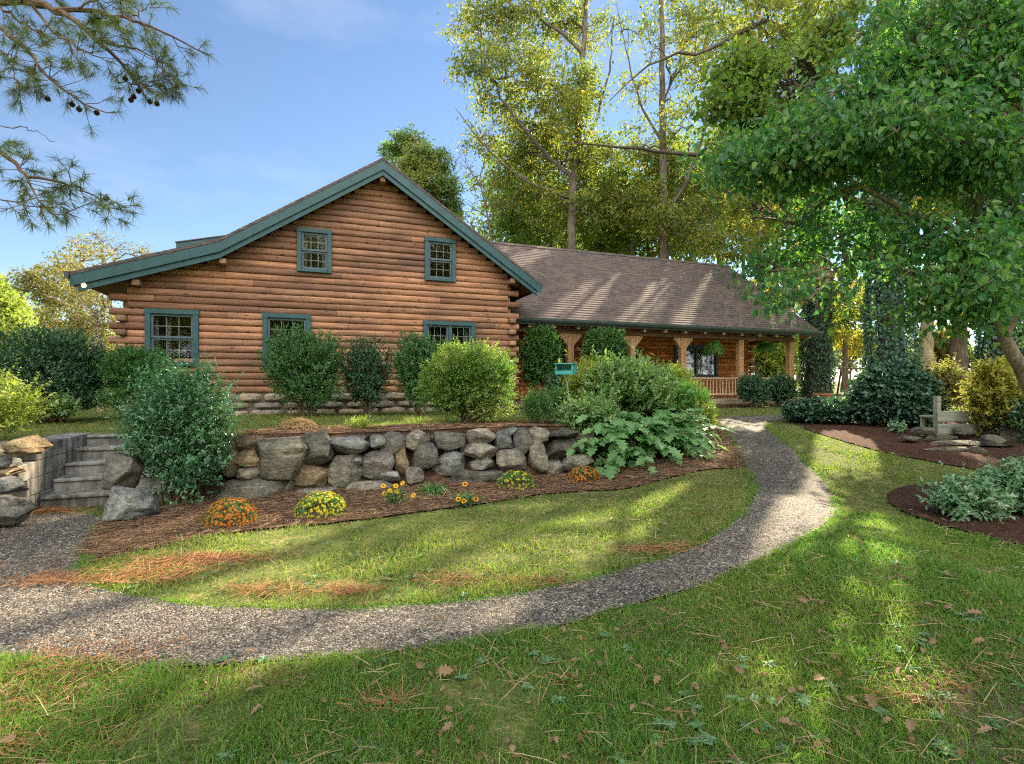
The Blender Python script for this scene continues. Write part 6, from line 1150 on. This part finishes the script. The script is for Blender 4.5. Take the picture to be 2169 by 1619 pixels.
x, y = scatter(60000, 2, 14, 1.3); k = (zat(x, y) == 1); x, y = x[k], y[k]; n = len(x); s_ = rng.uniform(.003, .0075, n)*(1+.06*y); base = np.c_[x, y, T(x, y)+.016]
oc = np.array([(1, 0, 0), (0, 1, 0), (-1, 0, 0), (0, -1, 0), (0, 0, .75), (0, 0, -.6)]); V = base[:, None]+(oc[None]*rng.uniform(.6, 1.3, (n, 6, 1)))*s_[:, None, None]; i = np.arange(n)[:, None, None]*6
mb = MB(); mb.add(V.reshape(-1, 3), (i+np.array([(0, 1, 4), (1, 2, 4), (2, 3, 4), (3, 0, 4), (1, 0, 5), (2, 1, 5), (3, 2, 5), (0, 3, 5)])[None]).reshape(-1, 3))
M['pebble'] = leaf_mat('loose_pebbles', [(.07, .064, .055), (.15, .136, .118), (.23, .21, .18), (.38, .36, .32)], .02, .8, .25, tgain=1); o = mb.build('loose_gravel', M['pebble']); o['kind'] = 'stuff'

x, y = scatter(2400, 1.6, 7, 1.5); k = (zat(x, y) == 0) & (vnoise(np.c_[x*.8, y*.8, 0*x], 41) > -.35); x, y = x[k], y[k]; needles('stray_straw_leaves', x, y, .035, .19, .0020+.0004*y, 'palestraw', .22)
x, y = scatter(420, 1.8, 6.5, 1.4); k = (zat(x, y) == 0) & (vnoise(np.c_[x*1.2, y*1.2, 0*x], 44) > .0); x, y = np.repeat(x[k], 8), np.repeat(y[k], 8); n = len(x); a = np.tile(np.arange(8)*.785, n//8)+rng.uniform(-.3, .3, n)
mb = MB(); leaf_ovate(mb, np.c_[x, y, T(x, y)+.028], nrm(np.c_[np.cos(a), np.sin(a), .28+0*a]), nrm(np.c_[rng.normal(0, .25, n), rng.normal(0, .25, n), 1+0*a]), rng.uniform(.025, .055, n), rng.uniform(.012, .022, n)); M['weed'] = leaf_mat('rosette_weeds', [(.07, .17, .06), (.11, .22, .10), (.15, .26, .14)], .3, .5, .3); o = mb.build('rosette_weed_leaves', M['weed']); o['kind'] = 'stuff'
# ------------------------------------------------------------------ sky, sun, camera
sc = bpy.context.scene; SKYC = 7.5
elev = math.asin(SUN[2]); az = math.atan2(SUN[0], SUN[1])
w = bpy.data.worlds.new('World'); sc.world = w; w.use_nodes = True; nt = w.node_tree; nt.nodes.clear()
out = nt.nodes.new('ShaderNodeOutputWorld'); bg = N(nt, 'Background'); sky = N(nt, 'TexSky', sky_type='NISHITA', sun_disc=False)
sky.sun_elevation = elev; sky.sun_rotation = az; sky.air_density = 1.0; sky.dust_density = 0.0; sky.ozone_density = 2.2; sky.altitude = 200
tc = N(nt, 'TexCoord'); mp = N(nt, 'Mapping'); mp.inputs['Scale'].default_value = (1, 1, 3.2); nt.links.new(tc.outputs['Generated'], mp.inputs[0])
n1 = noise(nt, mp.outputs[0], 2.3, 7, .58); cr = ramp(nt, [(.53, (0, 0, 0)), (.70, (1, 1, 1))]); nt.links.new(n1.outputs[0], cr.inputs[0])
# unseen bright cloud added behind the camera as fill light for shaded sides
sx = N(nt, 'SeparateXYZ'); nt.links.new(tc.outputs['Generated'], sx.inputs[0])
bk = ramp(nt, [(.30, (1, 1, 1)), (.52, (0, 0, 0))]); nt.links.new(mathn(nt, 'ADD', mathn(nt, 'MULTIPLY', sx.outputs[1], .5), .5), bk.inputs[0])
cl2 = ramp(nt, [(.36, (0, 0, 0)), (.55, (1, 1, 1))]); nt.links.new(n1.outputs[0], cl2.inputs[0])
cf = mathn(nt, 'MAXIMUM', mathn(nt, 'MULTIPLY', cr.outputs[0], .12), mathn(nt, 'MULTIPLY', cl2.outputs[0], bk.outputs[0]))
cc = mixc(nt, (SKYC, SKYC, SKYC*1.02), (SKYC*4.1, SKYC*4.0, SKYC*3.9), bk.outputs[0])  # rear cloud made far brighter than the front wisps, to lift the shade
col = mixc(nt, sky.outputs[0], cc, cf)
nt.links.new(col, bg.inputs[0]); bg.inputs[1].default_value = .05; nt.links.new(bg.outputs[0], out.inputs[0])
ld = bpy.data.lights.new('sun', 'SUN'); ld.energy = 5.0; ld.angle = R(.5); ld.color = (1, .84, .60)
lo = bpy.data.objects.new('sun', ld); C.objects.link(lo); lo.rotation_euler = Vector(tuple(SUN)).to_track_quat('Z', 'Y').to_euler(); lo.location = tuple(SUN*60)
cd = bpy.data.cameras.new('camera'); cd.sensor_width = 36; cd.lens = 36*F/2169; cd.clip_end = 2000; cd.clip_start = .05
co = bpy.data.objects.new('camera', cd); C.objects.link(co); co.location = (0, 0, H); co.rotation_euler = (R(90), 0, 0); sc.camera = co
sc.view_settings.view_transform = 'Standard'; sc.view_settings.look = 'None'; sc.view_settings.exposure = 2.05; sc.view_settings.gamma = 1
sc.cycles.max_bounces = 8; sc.cycles.diffuse_bounces = 3; sc.cycles.glossy_bounces = 3; sc.cycles.transparent_max_bounces = 8; sc.cycles.transmission_bounces = 4
sc.cycles.use_adaptive_sampling = False; sc.cycles.use_denoising = False
sc.cycles.filter_width = 1.15
